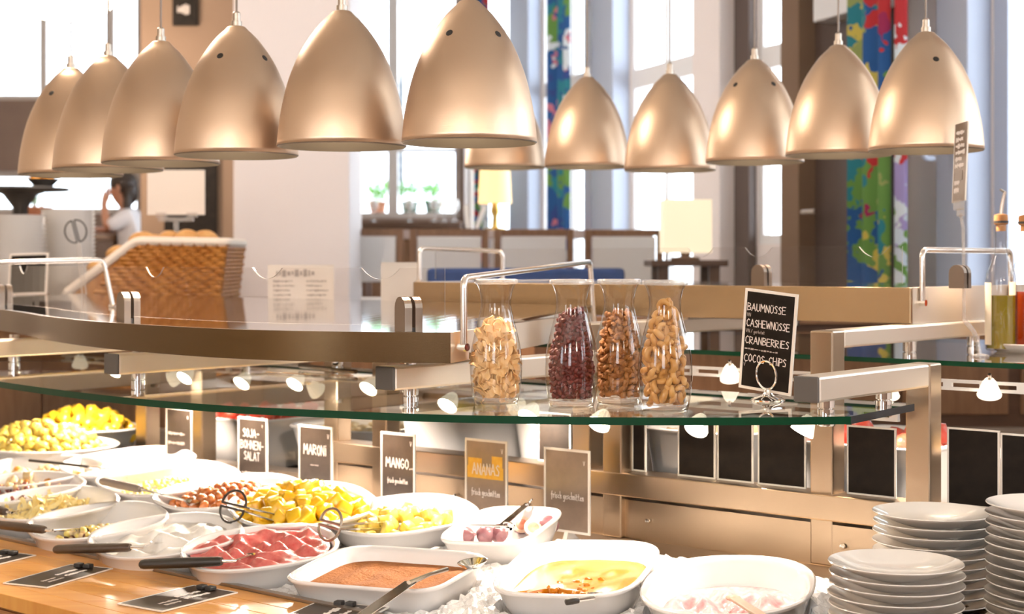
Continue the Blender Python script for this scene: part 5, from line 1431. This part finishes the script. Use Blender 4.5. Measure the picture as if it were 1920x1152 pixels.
# basket
mat('wicker', (.36, .125, .018), .6, noise=(25, (.52, .23, .05), .5), bump=(60, .5)); mat('wicker_rim', (.84, .74, .64), .7)
Yk = 6.3; Wd = .42
pxs = [(126, 549), (255, 452), (425, 455), (420, 545)]
P = [at(x, y, Yk) for x, y in pxs]
P[0].z = max(P[0].z, ZB + .02); P[3].z = ZB + .005
bk = thing('bread_basket', Vector(((P[0].x + P[2].x) / 2, Yk + Wd / 2, ZB)), 'wicker bread basket with white rim and slanted open front', 'basket')
lowL = Vector((P[0].x + .03, Yk, ZB + .004)); lowR = Vector((P[2].x - .03, Yk, ZB + .004))
YD = Vector((0, Wd, 0))
def wicker_wall(quad, nu, nv, name):
    """woven panel: vertical stakes and wavy horizontal strands; quad = bl, br, tr, tl"""
    bl, br, tr, tl = quad; b = MB()
    nn_ = (br - bl).cross(tl - bl).normalized()
    for i in range(nu + 1):
        t = i / nu; b.tube([bl.lerp(br, t), tl.lerp(tr, t)], .0045, 5)
    o1 = b.build('stakes', 'wicker', bk)
    for j in range(nv):
        v = (j + .5) / nv; a = bl.lerp(tl, v); c = br.lerp(tr, v); pts = []
        K = nu * 2
        for i in range(K + 1):
            t = i / K; pts.append(a.lerp(c, t) + nn_ * .007 * math.sin(math.pi * t * nu + j * math.pi))
        MB().tube(pts, (tl - bl).length / nv * .52, 5).build('strand', 'wicker', bk, smooth=True)
wicker_wall((lowL + Vector((.05, 0, 0)), lowR, P[2], P[1]), 16, 15, 'front')
wicker_wall((lowL + YD + Vector((.05, 0, 0)), lowR + YD, P[2] + YD, P[1] + YD), 10, 12, 'back')
wicker_wall((lowR, lowR + YD, P[2] + YD, P[2]), 10, 15, 'side')
b = MB(); b.prism([lowL, lowL + Vector((.05, 0, 0)), P[1], P[0]], Vector((0, .006, 0))).build('front_gusset', 'wicker', bk)
b = MB(); b.prism([lowL + YD, lowL + YD + Vector((.05, 0, 0)), P[1] + YD, P[0] + YD], Vector((0, -.006, 0))).build('back_gusset', 'wicker', bk)
MB().box((lowL + lowR) / 2 + YD / 2 + Z * .004, Vector(((lowR.x - lowL.x) / 2, 0, 0)), YD / 2, Z * .004).build('basket_floor', 'wicker', bk)
MB().tube(bend([P[0], P[1], P[2], P[2] + YD, P[1] + YD, P[0] + YD, P[0]], .03), .019, 8).build('white_rim', 'wicker_rim', bk, smooth=True)
rl_ = [(268, 444, .12), (318, 442, .13), (352, 440, .10), (385, 441, .15), (222, 470, .12), (290, 448, .28), (350, 450, .3), (190, 496, .2)]
rb = [nugget(.062, .05, .042, 'bread_f', 'bread_roll', 200 + i, .05, 14, 9) for i in range(2)]
rn = ['first', 'second', 'third', 'fourth', 'fifth', 'sixth', 'seventh', 'lowest']
for i, (px, py, dy) in enumerate(rl_):
    p = at(px, py, Yk + dy); p.z = at(px, py, Yk).z - .018
    put(rb[i % 2], 'bread_roll', p, Matrix.Rotation(i * 1.3, 3, 'Z'), 1.0, 'golden bread roll in the wicker basket', 'bread', 'bread rolls in the basket')
    if i < 8: # rolls beneath carry the upper ones
        q = p.copy(); q.z -= .085
        while q.z > ZB + .05:
            put(rb[(i + 1) % 2], 'bread_roll', q.copy(), Matrix.Rotation(i * .7, 3, 'Z'), 1.0, 'golden bread roll in the wicker basket', 'bread', 'bread rolls in the basket'); q.z -= .085
# white card on clear stand behind the basket
r = thing('blank_card', Vector((at(330, 440, 6.85).x, 6.85, ZB)), 'blank white card on a clear stand above the bread basket', 'sign')
a, c = at(276, 319, 6.85), at(384, 403, 6.85)
MB().abox(a.x, c.x, 6.85, 6.854, c.z, a.z).build('card', 'paper', r)
for px in (302, 360): MB().abox(at(px - 10, 0, 6.85).x, at(px + 10, 0, 6.85).x, 6.845, 6.86, c.z - .012, c.z + .01).build('clip', 'acrylic_rod', r)
MB().abox(a.x + .05, c.x - .05, 6.844, 6.862, c.z - .03, c.z - .011).build('clip_bar', 'acrylic_rod', r)
mx = (a.x + c.x) / 2
MB().tube([(mx, 6.853, c.z - .03), (mx, 6.853, ZB + .01)], .012, 8).build('stand_rod', 'acrylic_rod', r)
MB().lathe([(.0, 0), (.06, 0), (.06, .008), (.02, .012)], (mx, 6.853, ZB), 20).build('stand_foot', 'acrylic_rod', r)
# stacked white bowls
bw = [(.0, 0), (.06, 0), (.065, .004), (.105, .055), (.122, .075), (.124, .078), (.120, .078), (.100, .056), (.060, .008), (.0, .008)]
b = MB(); b.lathe(bw, (0, 0, 0), 32); bme = meshdata(b, 'white_bowl', 'porcelain')
for k, (px, Y, n_, lb) in enumerate(((32, 6.6, 17, 'the short bowl stack at the left edge'), (128, 6.95, 19, 'the bowl stack behind the wire whisk loop'))):
    base = Vector(((px - 960) / FPX * Y, Y, ZB))
    for i in range(n_):
        o = bpy.data.objects.new('white_bowl', bme); COL.objects.link(o); o.location = base + Z * .018 * i
        tag(o, ('topmost bowl' if i == n_ - 1 else '%s bowl from the bottom' % ORD[min(i, 19)]) + ' of ' + lb, 'bowl', 'white bowls in ' + lb)
# tongs standing upright with looped handle
c = at(142, 434, 6.2)
loop_tongs(c, Vector((.25, 0, -1)), Vector((1, 0, .25)), .045, Vector((at(158, 470, 6.2).x, 6.21, ZB + .01)), 'black looped tongs standing before the bowl stack at the left')
# dark card with pale frame at the left
tl = at(18, 476, 6.12); w_ = .155; rx = Vector((1, 0, .03)).normalized(); up = Vector((.05, 0, 1)).normalized()
def foot2(r, o, rx, up, nn_):
    MB().box(o + rx * .075 + Vector((0, .004, -.008)), X3 * .045, Vector((0, .006, 0)), Z * .012).build('clip', 'acrylic_rod', r)
    p = o + rx * .075 + Vector((0, .004, -.02)); MB().tube([p, (p.x, p.y, ZB + .004)], .010, 8).build('stand_rod', 'acrylic_rod', r)
    MB().lathe([(.0, 0), (.05, 0), (.05, .006), (.015, .01)], (p.x, p.y, ZB), 20).build('stand_foot', 'acrylic_rod', r)
card('dark_card', tl - up * .165, rx, up, w_, .165, 'tilted dark card in a pale frame on a clear stand at the left edge', None, 'board', 'paper', foot=foot2, border=.008, base=Vector((tl.x + .075, 6.12, ZB)))
# paper notices standing behind the near shelf
def notice(x0, y0, x1, Y, label, rows):
    a, c = at(x0, y0, Y), at(x1, y0, Y); zb = ZFG
    r = thing('paper_notice', Vector(((a.x + c.x) / 2, Y, zb)), label, 'notice', 'paper notices behind the near shelf')
    MB().abox(a.x, c.x, Y, Y + .002, zb + .004, a.z).build('sheet', 'paper', r)
    MB().abox(a.x + .02, c.x - .02, Y - .02, Y + .03, zb, zb + .0035).build('holder_foot', 'acrylic_rod', r)
    MB().abox(a.x + .03, c.x - .03, Y + .0025, Y + .005, zb + .0036, a.z - .02).build('holder_back', 'acrylic_rod', r)
    if rows:
        scribble(MB(), Vector((a.x + .03, Y - .001, a.z - .045)), X3, Z, (c.x - a.x) - .05, .03, 1, random.Random(4), lw=.2).build('heading', 'ink', r)
        for q in (0, .5): scribble(MB(), Vector((a.x + .02 + q * (c.x - a.x), Y - .001, a.z - .15)), X3, Z, (c.x - a.x) * .36, .10, rows, random.Random(5 + int(q * 2)), lw=.09).build('small_print', 'ink', r)
notice(502, 497, 626, 5.55, 'pale paper notice with grey print before the white pillar', 6)
notice(714, 492, 786, 5.3, 'blank pale paper notice right of the white pillar', 0)

# ================================================================== THE DINING ROOM BEHIND
mat('lamp_yellow', (.9, .7, .4), .6, emit=(1, .62, .22), estr=.5); mat('lamp_white', (.6, .52, .40), .6, emit=(1, .84, .58), estr=.42); mat('brass', (.55, .36, .10), .25, 1.0)
def table(name, x0, x1, y0, y1, zt, th, m, label, legs=True, pf=PF, lm=None):
    r = thing(name, ((x0 + x1) / 2, (y0 + y1) / 2, pf), label, 'table')
    MB().abox(x0, x1, y0, y1, zt - th, zt).build('table_top', m, r, bevel=.004)
    for a in (x0 + .06, x1 - .06):
        for c in (y0 + .06, y1 - .06): MB().abox(a - .025, a + .025, c - .025, c + .025, pf, zt - th).build('leg', lm or m, r)
    return r
mat('table_grey', (.36, .28, .26), .4, noise=(4, (.42, .33, .30), .5, (8, 1, 1)))
TZ = at(900, 431, 9.0).z
table('long_table', at(660, 0, 9).x, at(1225, 0, 9).x, 9.0, 9.35, TZ, .05, 'table_grey', 'long grey brown table across the middle background', lm='dark_wood')
sh = thing('window_shelf', (-.95, 12.85, PF), 'dark shelf under the middle window holding glasses', 'shelf')
zs = E - (416 - HZ) / FPX * 12.7
MB().abox((650 - 960) / FPX * 12.7, -.42, 12.7, 13.09, zs - .05, zs).build('shelf_top', 'dark_wood', sh)
MB().abox((650 - 960) / FPX * 12.7, -.42, 12.78, 13.05, PF, zs - .051).build('shelf_body', 'mid_wood', sh)
# glasses and jugs on it
gp = [(.0, 0), (.032, 0), (.030, .004), (.005, .010), (.005, .06), (.030, .085), (.036, .12), (.030, .16), (.028, .16), (.033, .12), (.0, .075)]
b = MB(); b.lathe(gp, (0, 0, 0), 20); gme = meshdata(b, 'wine_glass', 'acrylic_rod')
for px, lb in ((700, 'stemmed glass on the window shelf beside the flower pot'), (768, 'stemmed glass on the window shelf under the bushes'), (815, 'stemmed glass on the window shelf, left of the last pair'), (833, 'stemmed glass on the window shelf, left one of the last pair'), (852, 'stemmed glass on the window shelf nearest the window frame')):
    put(gme, 'wine_glass', Vector(((px - 960) / FPX * 12.8, 12.8, zs)), Matrix.Identity(3), 1.15, lb, 'glass', 'glasses on the window shelf')
def menu_holder(px, lean, label):
    c = Vector(((px - 960) / FPX * 9.15, 9.15, TZ)); r = thing('menu_holder', c, label, 'menu', 'white menus on the long table')
    d = Vector((lean, 0, 1)).normalized(); sd = Vector((0, 1, 0)); e = d.cross(sd)
    MB().box(c + d * .075 + Z * .006, e * .012, sd * .05, d * .07).build('leaflet', 'white_fabric', r); MB().box(c + Z * .004, X3 * .03, sd * .04, Z * .004).build('holder_base', 'dark_wood', r)
menu_holder(878, -.1, 'white leaflet standing on the long table beside the yellow lamp'); menu_holder(893, .35, 'leaning white leaflet on the long table beside the yellow lamp')
def drum_lamp(c, R_, h, zb, m, label, sq=False, basem='brass', hb=.12, watts=4):
    c = Vector(c); r = thing('table_lamp', c, label, 'lamp', 'lit table lamps')
    if sq:
        b = MB(); a = R_
        pts = [Vector((x_, y_, 0)) for x_, y_ in ((-a, -a), (a, -a), (a, a), (-a, a))]
        for i in range(4):
            p, q = c + pts[i] + Z * hb, c + pts[(i + 1) % 4] + Z * hb; d = (q - p).normalized(); n_ = Vector((d.y, -d.x, 0))
            MB().box((p + q) / 2 + Z * h / 2 - n_ * .002, d * (a - .001), n_ * .002, Z * h / 2).build('shade_panel', m, r)
    else:
        MB().lathe([(R_, hb), (R_ * .88, hb + h), (R_ * .87, hb + h), (R_ * .985, hb)], c, 32, close=True).build('shade', m, r, smooth=True)
    MB().lathe([(.0, 0), (R_ * .62, 0), (R_ * .62, .012), (.02, .02), (.016, hb * .5), (.028, hb * .7), (.012, hb + .04), (.012, hb + h * .5)], c, 24).build('lamp_base', basem, r, smooth=True)
    MB().ball(c + Z * (hb + h * .55), .03, k=12, l=8).build('bulb', 'bulb', r, smooth=True)
    return r
c = at(928, 432, 9.2); c.z = TZ
drum_lamp(c, .10, .24, 0, 'lamp_yellow', 'glowing yellow table lamp on the long table under a pendant', hb=.16)
ZT2 = at(1285, 488, 7.5).z
table('side_table', at(1215, 0, 7.5).x, at(1355, 0, 7.5).x, 7.3, 7.75, ZT2, .03, 'dark_wood', 'small dark table under the square white lamp')
c = at(1285, 488, 7.5); drum_lamp(c, .115, .255, 0, 'lamp_white', 'square glowing white table lamp right of the middle', sq=True, basem='dark_wood', hb=.035)
def chair(cx, cy, zs_, label, rot=0.0, cm='white_fabric', k=1.0):
    r = thing('dining_chair', (cx, cy, PF), label, 'chair', 'chairs of the dining room')
    R = Matrix.Rotation(rot, 3, 'Z'); C = Vector((cx, cy, 0))
    def B(x0, x1, y0, y1, z0, z1, nm, m): MB().box(C + R @ Vector(((x0 + x1) / 2, (y0 + y1) / 2, 0)) + Z * (z0 + z1) / 2, R @ Vector(((x1 - x0) / 2, 0, 0)), R @ Vector((0, (y1 - y0) / 2, 0)), Z * (z1 - z0) / 2).build(nm, m, r, bevel=.004)
    s_ = zs_; w_ = .21
    for a in (-w_, w_ - .035):
        B(a, a + .035, -.21, -.175, PF, s_ + .42, 'leg', 'mid_wood'); B(a, a + .035, .175, .21, PF, s_ - .001, 'leg', 'mid_wood')
    B(-w_, w_, -.172, .21, s_, s_ + .05, 'seat', cm)
    B(-w_ + .04, w_ - .04, -.205, -.178, s_ + .14, s_ + .38, 'backrest', cm); B(-w_ + .036, w_ - .036, -.20, -.18, s_ + .385, s_ + .42, 'top_rail', 'mid_wood')
for px, Y, lb in ((688, 8.35, 'wooden chair with white back at the left end of the long table'), (845, 8.45, 'wooden chair with white back, second along the long table'), (1000, 8.4, 'wooden chair with white back behind the middle pendant lamps'), (1165, 8.5, 'wooden chair with white back near the square lamp')):
    chair((px - 960) / FPX * Y, Y, 1.36, lb)
bz_ = at(980, 503, 7.3).z
be = thing('blue_bench', (at(980, 0, 7.4).x, 7.4, PF), 'deep blue upholstered bench in front of the long table', 'bench')
x0, x1 = at(800, 0, 7.3).x, at(1172, 0, 7.3).x
MB().abox(x0, x1, 7.3, 7.42, bz_ - .30, bz_).build('backrest', 'blue_seat', be, bevel=.02)
MB().abox(x0, x1, 7.421, 7.85, bz_ - .35, bz_ - .22).build('seat', 'blue_seat', be, bevel=.02)
for a in (x0 + .05, x1 - .05):
    for c_ in (7.36, 7.78): MB().abox(a - .025, a + .025, c_ - .025, c_ + .025, PF, bz_ - (.301 if c_ < 7.5 else .351)).build('leg', 'dark_wood', be)
# brown low partition along the platform edge
pt = thing('wood_partition', (1.0, 6.2, PF), 'dark wooden partition behind the buffet', 'partition')
MB().abox(-.85, 3.0, 6.15, 6.22, PF, 1.36).build('panel', 'dark_wood', pt)
MB().abox(-.87, 3.02, 6.12, 6.25, 1.3605, 1.39).build('cap_rail', 'mid_wood', pt)
for k in range(8): MB().abox(-.80 + k * .47, -.38 + k * .47, 6.135, 6.1499, PF + .05, 1.33).build('panel_board', 'mid_wood', pt, bevel=.004)
# tall dark stand with fruit bowl at the left
c = at(38, 352, 9.2); zt = c.z
stn = thing('pedestal_table', (c.x, 9.2, PF), 'tall dark round pedestal table at the left edge', 'table')
MB().lathe([(.0, zt - .02), (.28, zt - .02), (.29, zt - .01), (.28, zt), (.0, zt)], (c.x, 9.2, 0), 36).build('table_top', 'cap_black', stn, smooth=True)
MB().lathe([(.20, PF), (.20, PF + .02), (.05, PF + .05), (.045, zt - .12), (.10, zt - .045), (.16, zt - .021)], (c.x, 9.2, 0), 24).build('pedestal', 'cap_black', stn, smooth=True)
cbw = Vector((at(86, 0, 9.2).x, 9.15, zt))
tag(MB().lathe([(.0, 0), (.05, 0), (.06, .01), (.095, .045), (.10, .05), (.092, .047), (.055, .014), (.0, .012)], cbw, 24).build('fruit_bowl', 'cap_black', None, smooth=True), 'small black fruit bowl on the pedestal table', 'bowl')
om = nugget(.034, .034, .033, 'orange_f', 'orange', 300, .02, 14, 9)
for i, (dx, dy, dz) in enumerate(((-.04, -.02, .05), (.04, -.02, .05), (0, .045, .05), (0, 0, .098))): put(om, 'orange', cbw + Vector((dx, dy, dz)), Matrix.Identity(3), 1.0, 'orange piled in the small black bowl', 'fruit', 'oranges in the black bowl')
# seated guest, her table and chair
TZ2 = at(220, 438, 11.6).z
table('guest_table', at(30, 0, 11.8).x, -3.085, 11.45, 12.35, TZ2, .045, 'mid_wood', 'brown table of the seated guest in the left background')
pc_ = Vector((at(70, 0, 11.6).x, 11.6, TZ2))
r = thing('clay_pot', pc_, 'terracotta plant pot on the guest table', 'pot')
MB().lathe([(.0, 0), (.075, 0), (.10, .17), (.112, .17), (.112, .20), (.095, .20), (.085, .16), (.0, .15)], pc_, 24).build('pot', 'terracotta', r, smooth=True)
b = MB(); leaf_ball(b, pc_ + Z * .25, .10, 90, random.Random(8)); b.build('foliage', 'leaf', r)
tag(MB().lathe([(.0, 0), (.03, 0), (.034, .004), (.04, .085), (.037, .085), (.031, .008), (.0, .006)], Vector((at(100, 0, 11.6).x, 11.62, TZ2)), 20).build('white_mug', 'porcelain', None, smooth=True), 'white mug on the guest table beside the clay pot', 'mug')
chair(-2.90, 12.05, 1.40, 'wooden chair the guest sits on', rot=math.pi / 2)
mat('skin', (.55, .26, .16), .5, sss=.1); mat('hair', (.025, .014, .010), .5, noise=(60, (.05, .028, .018), .5)); mat('white_shirt', (.78, .74, .76), .8, bump=(20, .3)); mat('trousers', (.06, .07, .12), .8); mat('shoe', (.03, .03, .03), .5)
def skin_mesh(name, chain, m, parent, sub=2):
    """chain: {key: (pos, radius, parent key)}; a Skin modifier grows one continuous surface"""
    keys = list(chain); idx = {k: i for i, k in enumerate(keys)}
    me = bpy.data.meshes.new(name); me.from_pydata([tuple(chain[k][0]) for k in keys], [(idx[k], idx[chain[k][2]]) for k in keys if chain[k][2]], [])
    o = bpy.data.objects.new(name, me); COL.objects.link(o)
    md = o.modifiers.new('skin', 'SKIN'); md.use_smooth_shade = True
    sl = me.skin_vertices[0].data if me.skin_vertices else None
    if sl is None:
        bm_ok = False
    else:
        for i, k in enumerate(keys):
            rr = chain[k][1]; sl[i].radius = (rr, rr) if not isinstance(rr, tuple) else rr
            sl[i].use_root = (i == 0)
    sm = o.modifiers.new('sub', 'SUBSURF'); sm.levels = sub; sm.render_levels = sub
    dg = bpy.context.evaluated_depsgraph_get(); me2 = bpy.data.meshes.new_from_object(o.evaluated_get(dg))
    bpy.data.objects.remove(o); bpy.data.meshes.remove(me)
    me2.materials.clear(); me2.materials.append(MATS[m])
    org = WL[parent.name]
    for v in me2.vertices: v.co -= org
    for p in me2.polygons: p.use_smooth = True
    o = bpy.data.objects.new(name, me2); COL.objects.link(o); o.parent = parent; WL[o.name] = org
    return o
seat = 1.455
g = thing('person', (-2.95, 12.05, PF), 'seated guest with dark hair in a white top, chin resting on one hand', 'person')
def vv(x, y, z): return Vector((x, y, z))
body = {'pelvis': (vv(-2.93, 12.05, seat + .11), .125, None), 'waist': (vv(-2.945, 12.05, seat + .25), .105, 'pelvis'), 'chest': (vv(-2.975, 12.05, seat + .42), .12, 'waist'), 'neckb': (vv(-3.0, 12.05, seat + .545), .055, 'chest'), 'neck': (vv(-3.02, 12.05, seat + .60), .048, 'neckb'),
        'jaw': (vv(-3.075, 12.04, seat + .665), .06, 'neck'), 'head': (vv(-3.055, 12.045, seat + .73), .088, 'jaw'), 'crown': (vv(-3.04, 12.05, seat + .785), .070, 'head'),
        'shR': (vv(-2.975, 11.90, seat + .50), .055, 'chest'), 'elR': (vv(-3.10, 11.84, TZ2 + .045), .038, 'shR'), 'wrR': (vv(-3.145, 11.92, TZ2 + .235), .026, 'elR'), 'haR': (vv(-3.14, 11.955, TZ2 + .285), .032, 'wrR'),
        'shL': (vv(-2.975, 12.20, seat + .50), .055, 'chest'), 'elL': (vv(-3.08, 12.22, TZ2 + .05), .038, 'shL'), 'wrL': (vv(-3.20, 12.02, TZ2 + .032), .026, 'elL'), 'haL': (vv(-3.235, 11.96, TZ2 + .028), .030, 'wrL'),
        'hiR': (vv(-2.95, 11.96, seat + .085), .085, 'pelvis'), 'knR': (vv(-3.36, 11.94, seat + .06), .058, 'hiR'), 'caR': (vv(-3.37, 11.94, seat - .16), .052, 'knR'), 'anR': (vv(-3.34, 11.94, PF + .08), .035, 'caR'), 'toR': (vv(-3.47, 11.93, PF + .035), .032, 'anR'),
        'hiL': (vv(-2.95, 12.14, seat + .085), .085, 'pelvis'), 'knL': (vv(-3.36, 12.16, seat + .06), .058, 'hiL'), 'caL': (vv(-3.37, 12.16, seat - .16), .052, 'knL'), 'anL': (vv(-3.34, 12.16, PF + .08), .035, 'caL'), 'toL': (vv(-3.47, 12.17, PF + .035), .032, 'anL')}
for hand, dirs in (('haR', [(-.02, .03, .05), (-.005, .035, .055), (.01, .035, .05), (.022, .03, .042)]), ('haL', [(-.03, -.05, -.004), (-.018, -.06, -.004), (-.004, -.06, -.004), (.01, -.05, -.004)])):
    hp = body[hand][0]
    for i, d in enumerate(dirs):
        d = Vector(d); k1, k2 = hand + 'f%da' % i, hand + 'f%db' % i; off = Vector((d.x * .4, 0, 0))
        body[k1] = (hp + off + d * .6, .0095, hand); body[k2] = (hp + off + d * 1.25 + Vector((.01 if hand == 'haR' else 0, 0, -.006)), .008, k1)
    body[hand + 't1'] = (hp + (Vector((.03, -.005, .025)) if hand == 'haR' else Vector((.03, -.012, .0))), .0105, hand); body[hand + 't2'] = (hp + (Vector((.045, .01, .05)) if hand == 'haR' else Vector((.042, -.035, .0))), .009, hand + 't1')
bo = skin_mesh('body', body, 'skin', g)
nose = MB(); nose.ball(vv(-3.145, 12.03, seat + .715), .016, .012, .020, 8, 6); nose.build('nose', 'skin', bo, smooth=True)
for q in (-.034, .034): MB().ball(vv(-3.132, 12.04 + q, seat + .742), .008, .010, .006, 8, 6).build('eye', 'hair', bo, smooth=True)
MB().ball(vv(-3.135, 12.035, seat + .668), .008, .024, .006, 8, 6).build('mouth', 'fig_flesh', bo, smooth=True)
MB().ball(vv(-3.045, 11.955, seat + .72), .018, .010, .028, 8, 6).build('ear', 'skin', bo, smooth=True)
shirt = {k: (body[k][0].copy(), {'pelvis': .135, 'waist': .125, 'chest': .138, 'neckb': .075, 'shR': .075, 'shL': .075, 'elR': .052, 'elL': .052}[k], body[k][2]) for k in ('pelvis', 'waist', 'chest', 'neckb', 'shR', 'elR', 'shL', 'elL')}
skin_mesh('white_top', shirt, 'white_shirt', g)
tr = {k: (body[k][0].copy(), body[k][1] + .012, body[k][2]) for k in ('pelvis', 'hiR', 'knR', 'caR', 'anR', 'hiL', 'knL', 'caL', 'anL')}
tr['pelvis'] = (body['pelvis'][0] - Z * .02, .128, None)
skin_mesh('trousers', tr, 'trousers', g)
hb = MB(); hb.ball(vv(-3.025, 12.05, seat + .762), .112, .104, .098, 16, 10); hb.ball(vv(-2.975, 12.05, seat + .70), .065, .085, .11, 14, 9); hb.ball(vv(-2.98, 11.99, seat + .60), .035, .045, .12, 12, 8)
hb.build('hair', 'hair', g, smooth=True)
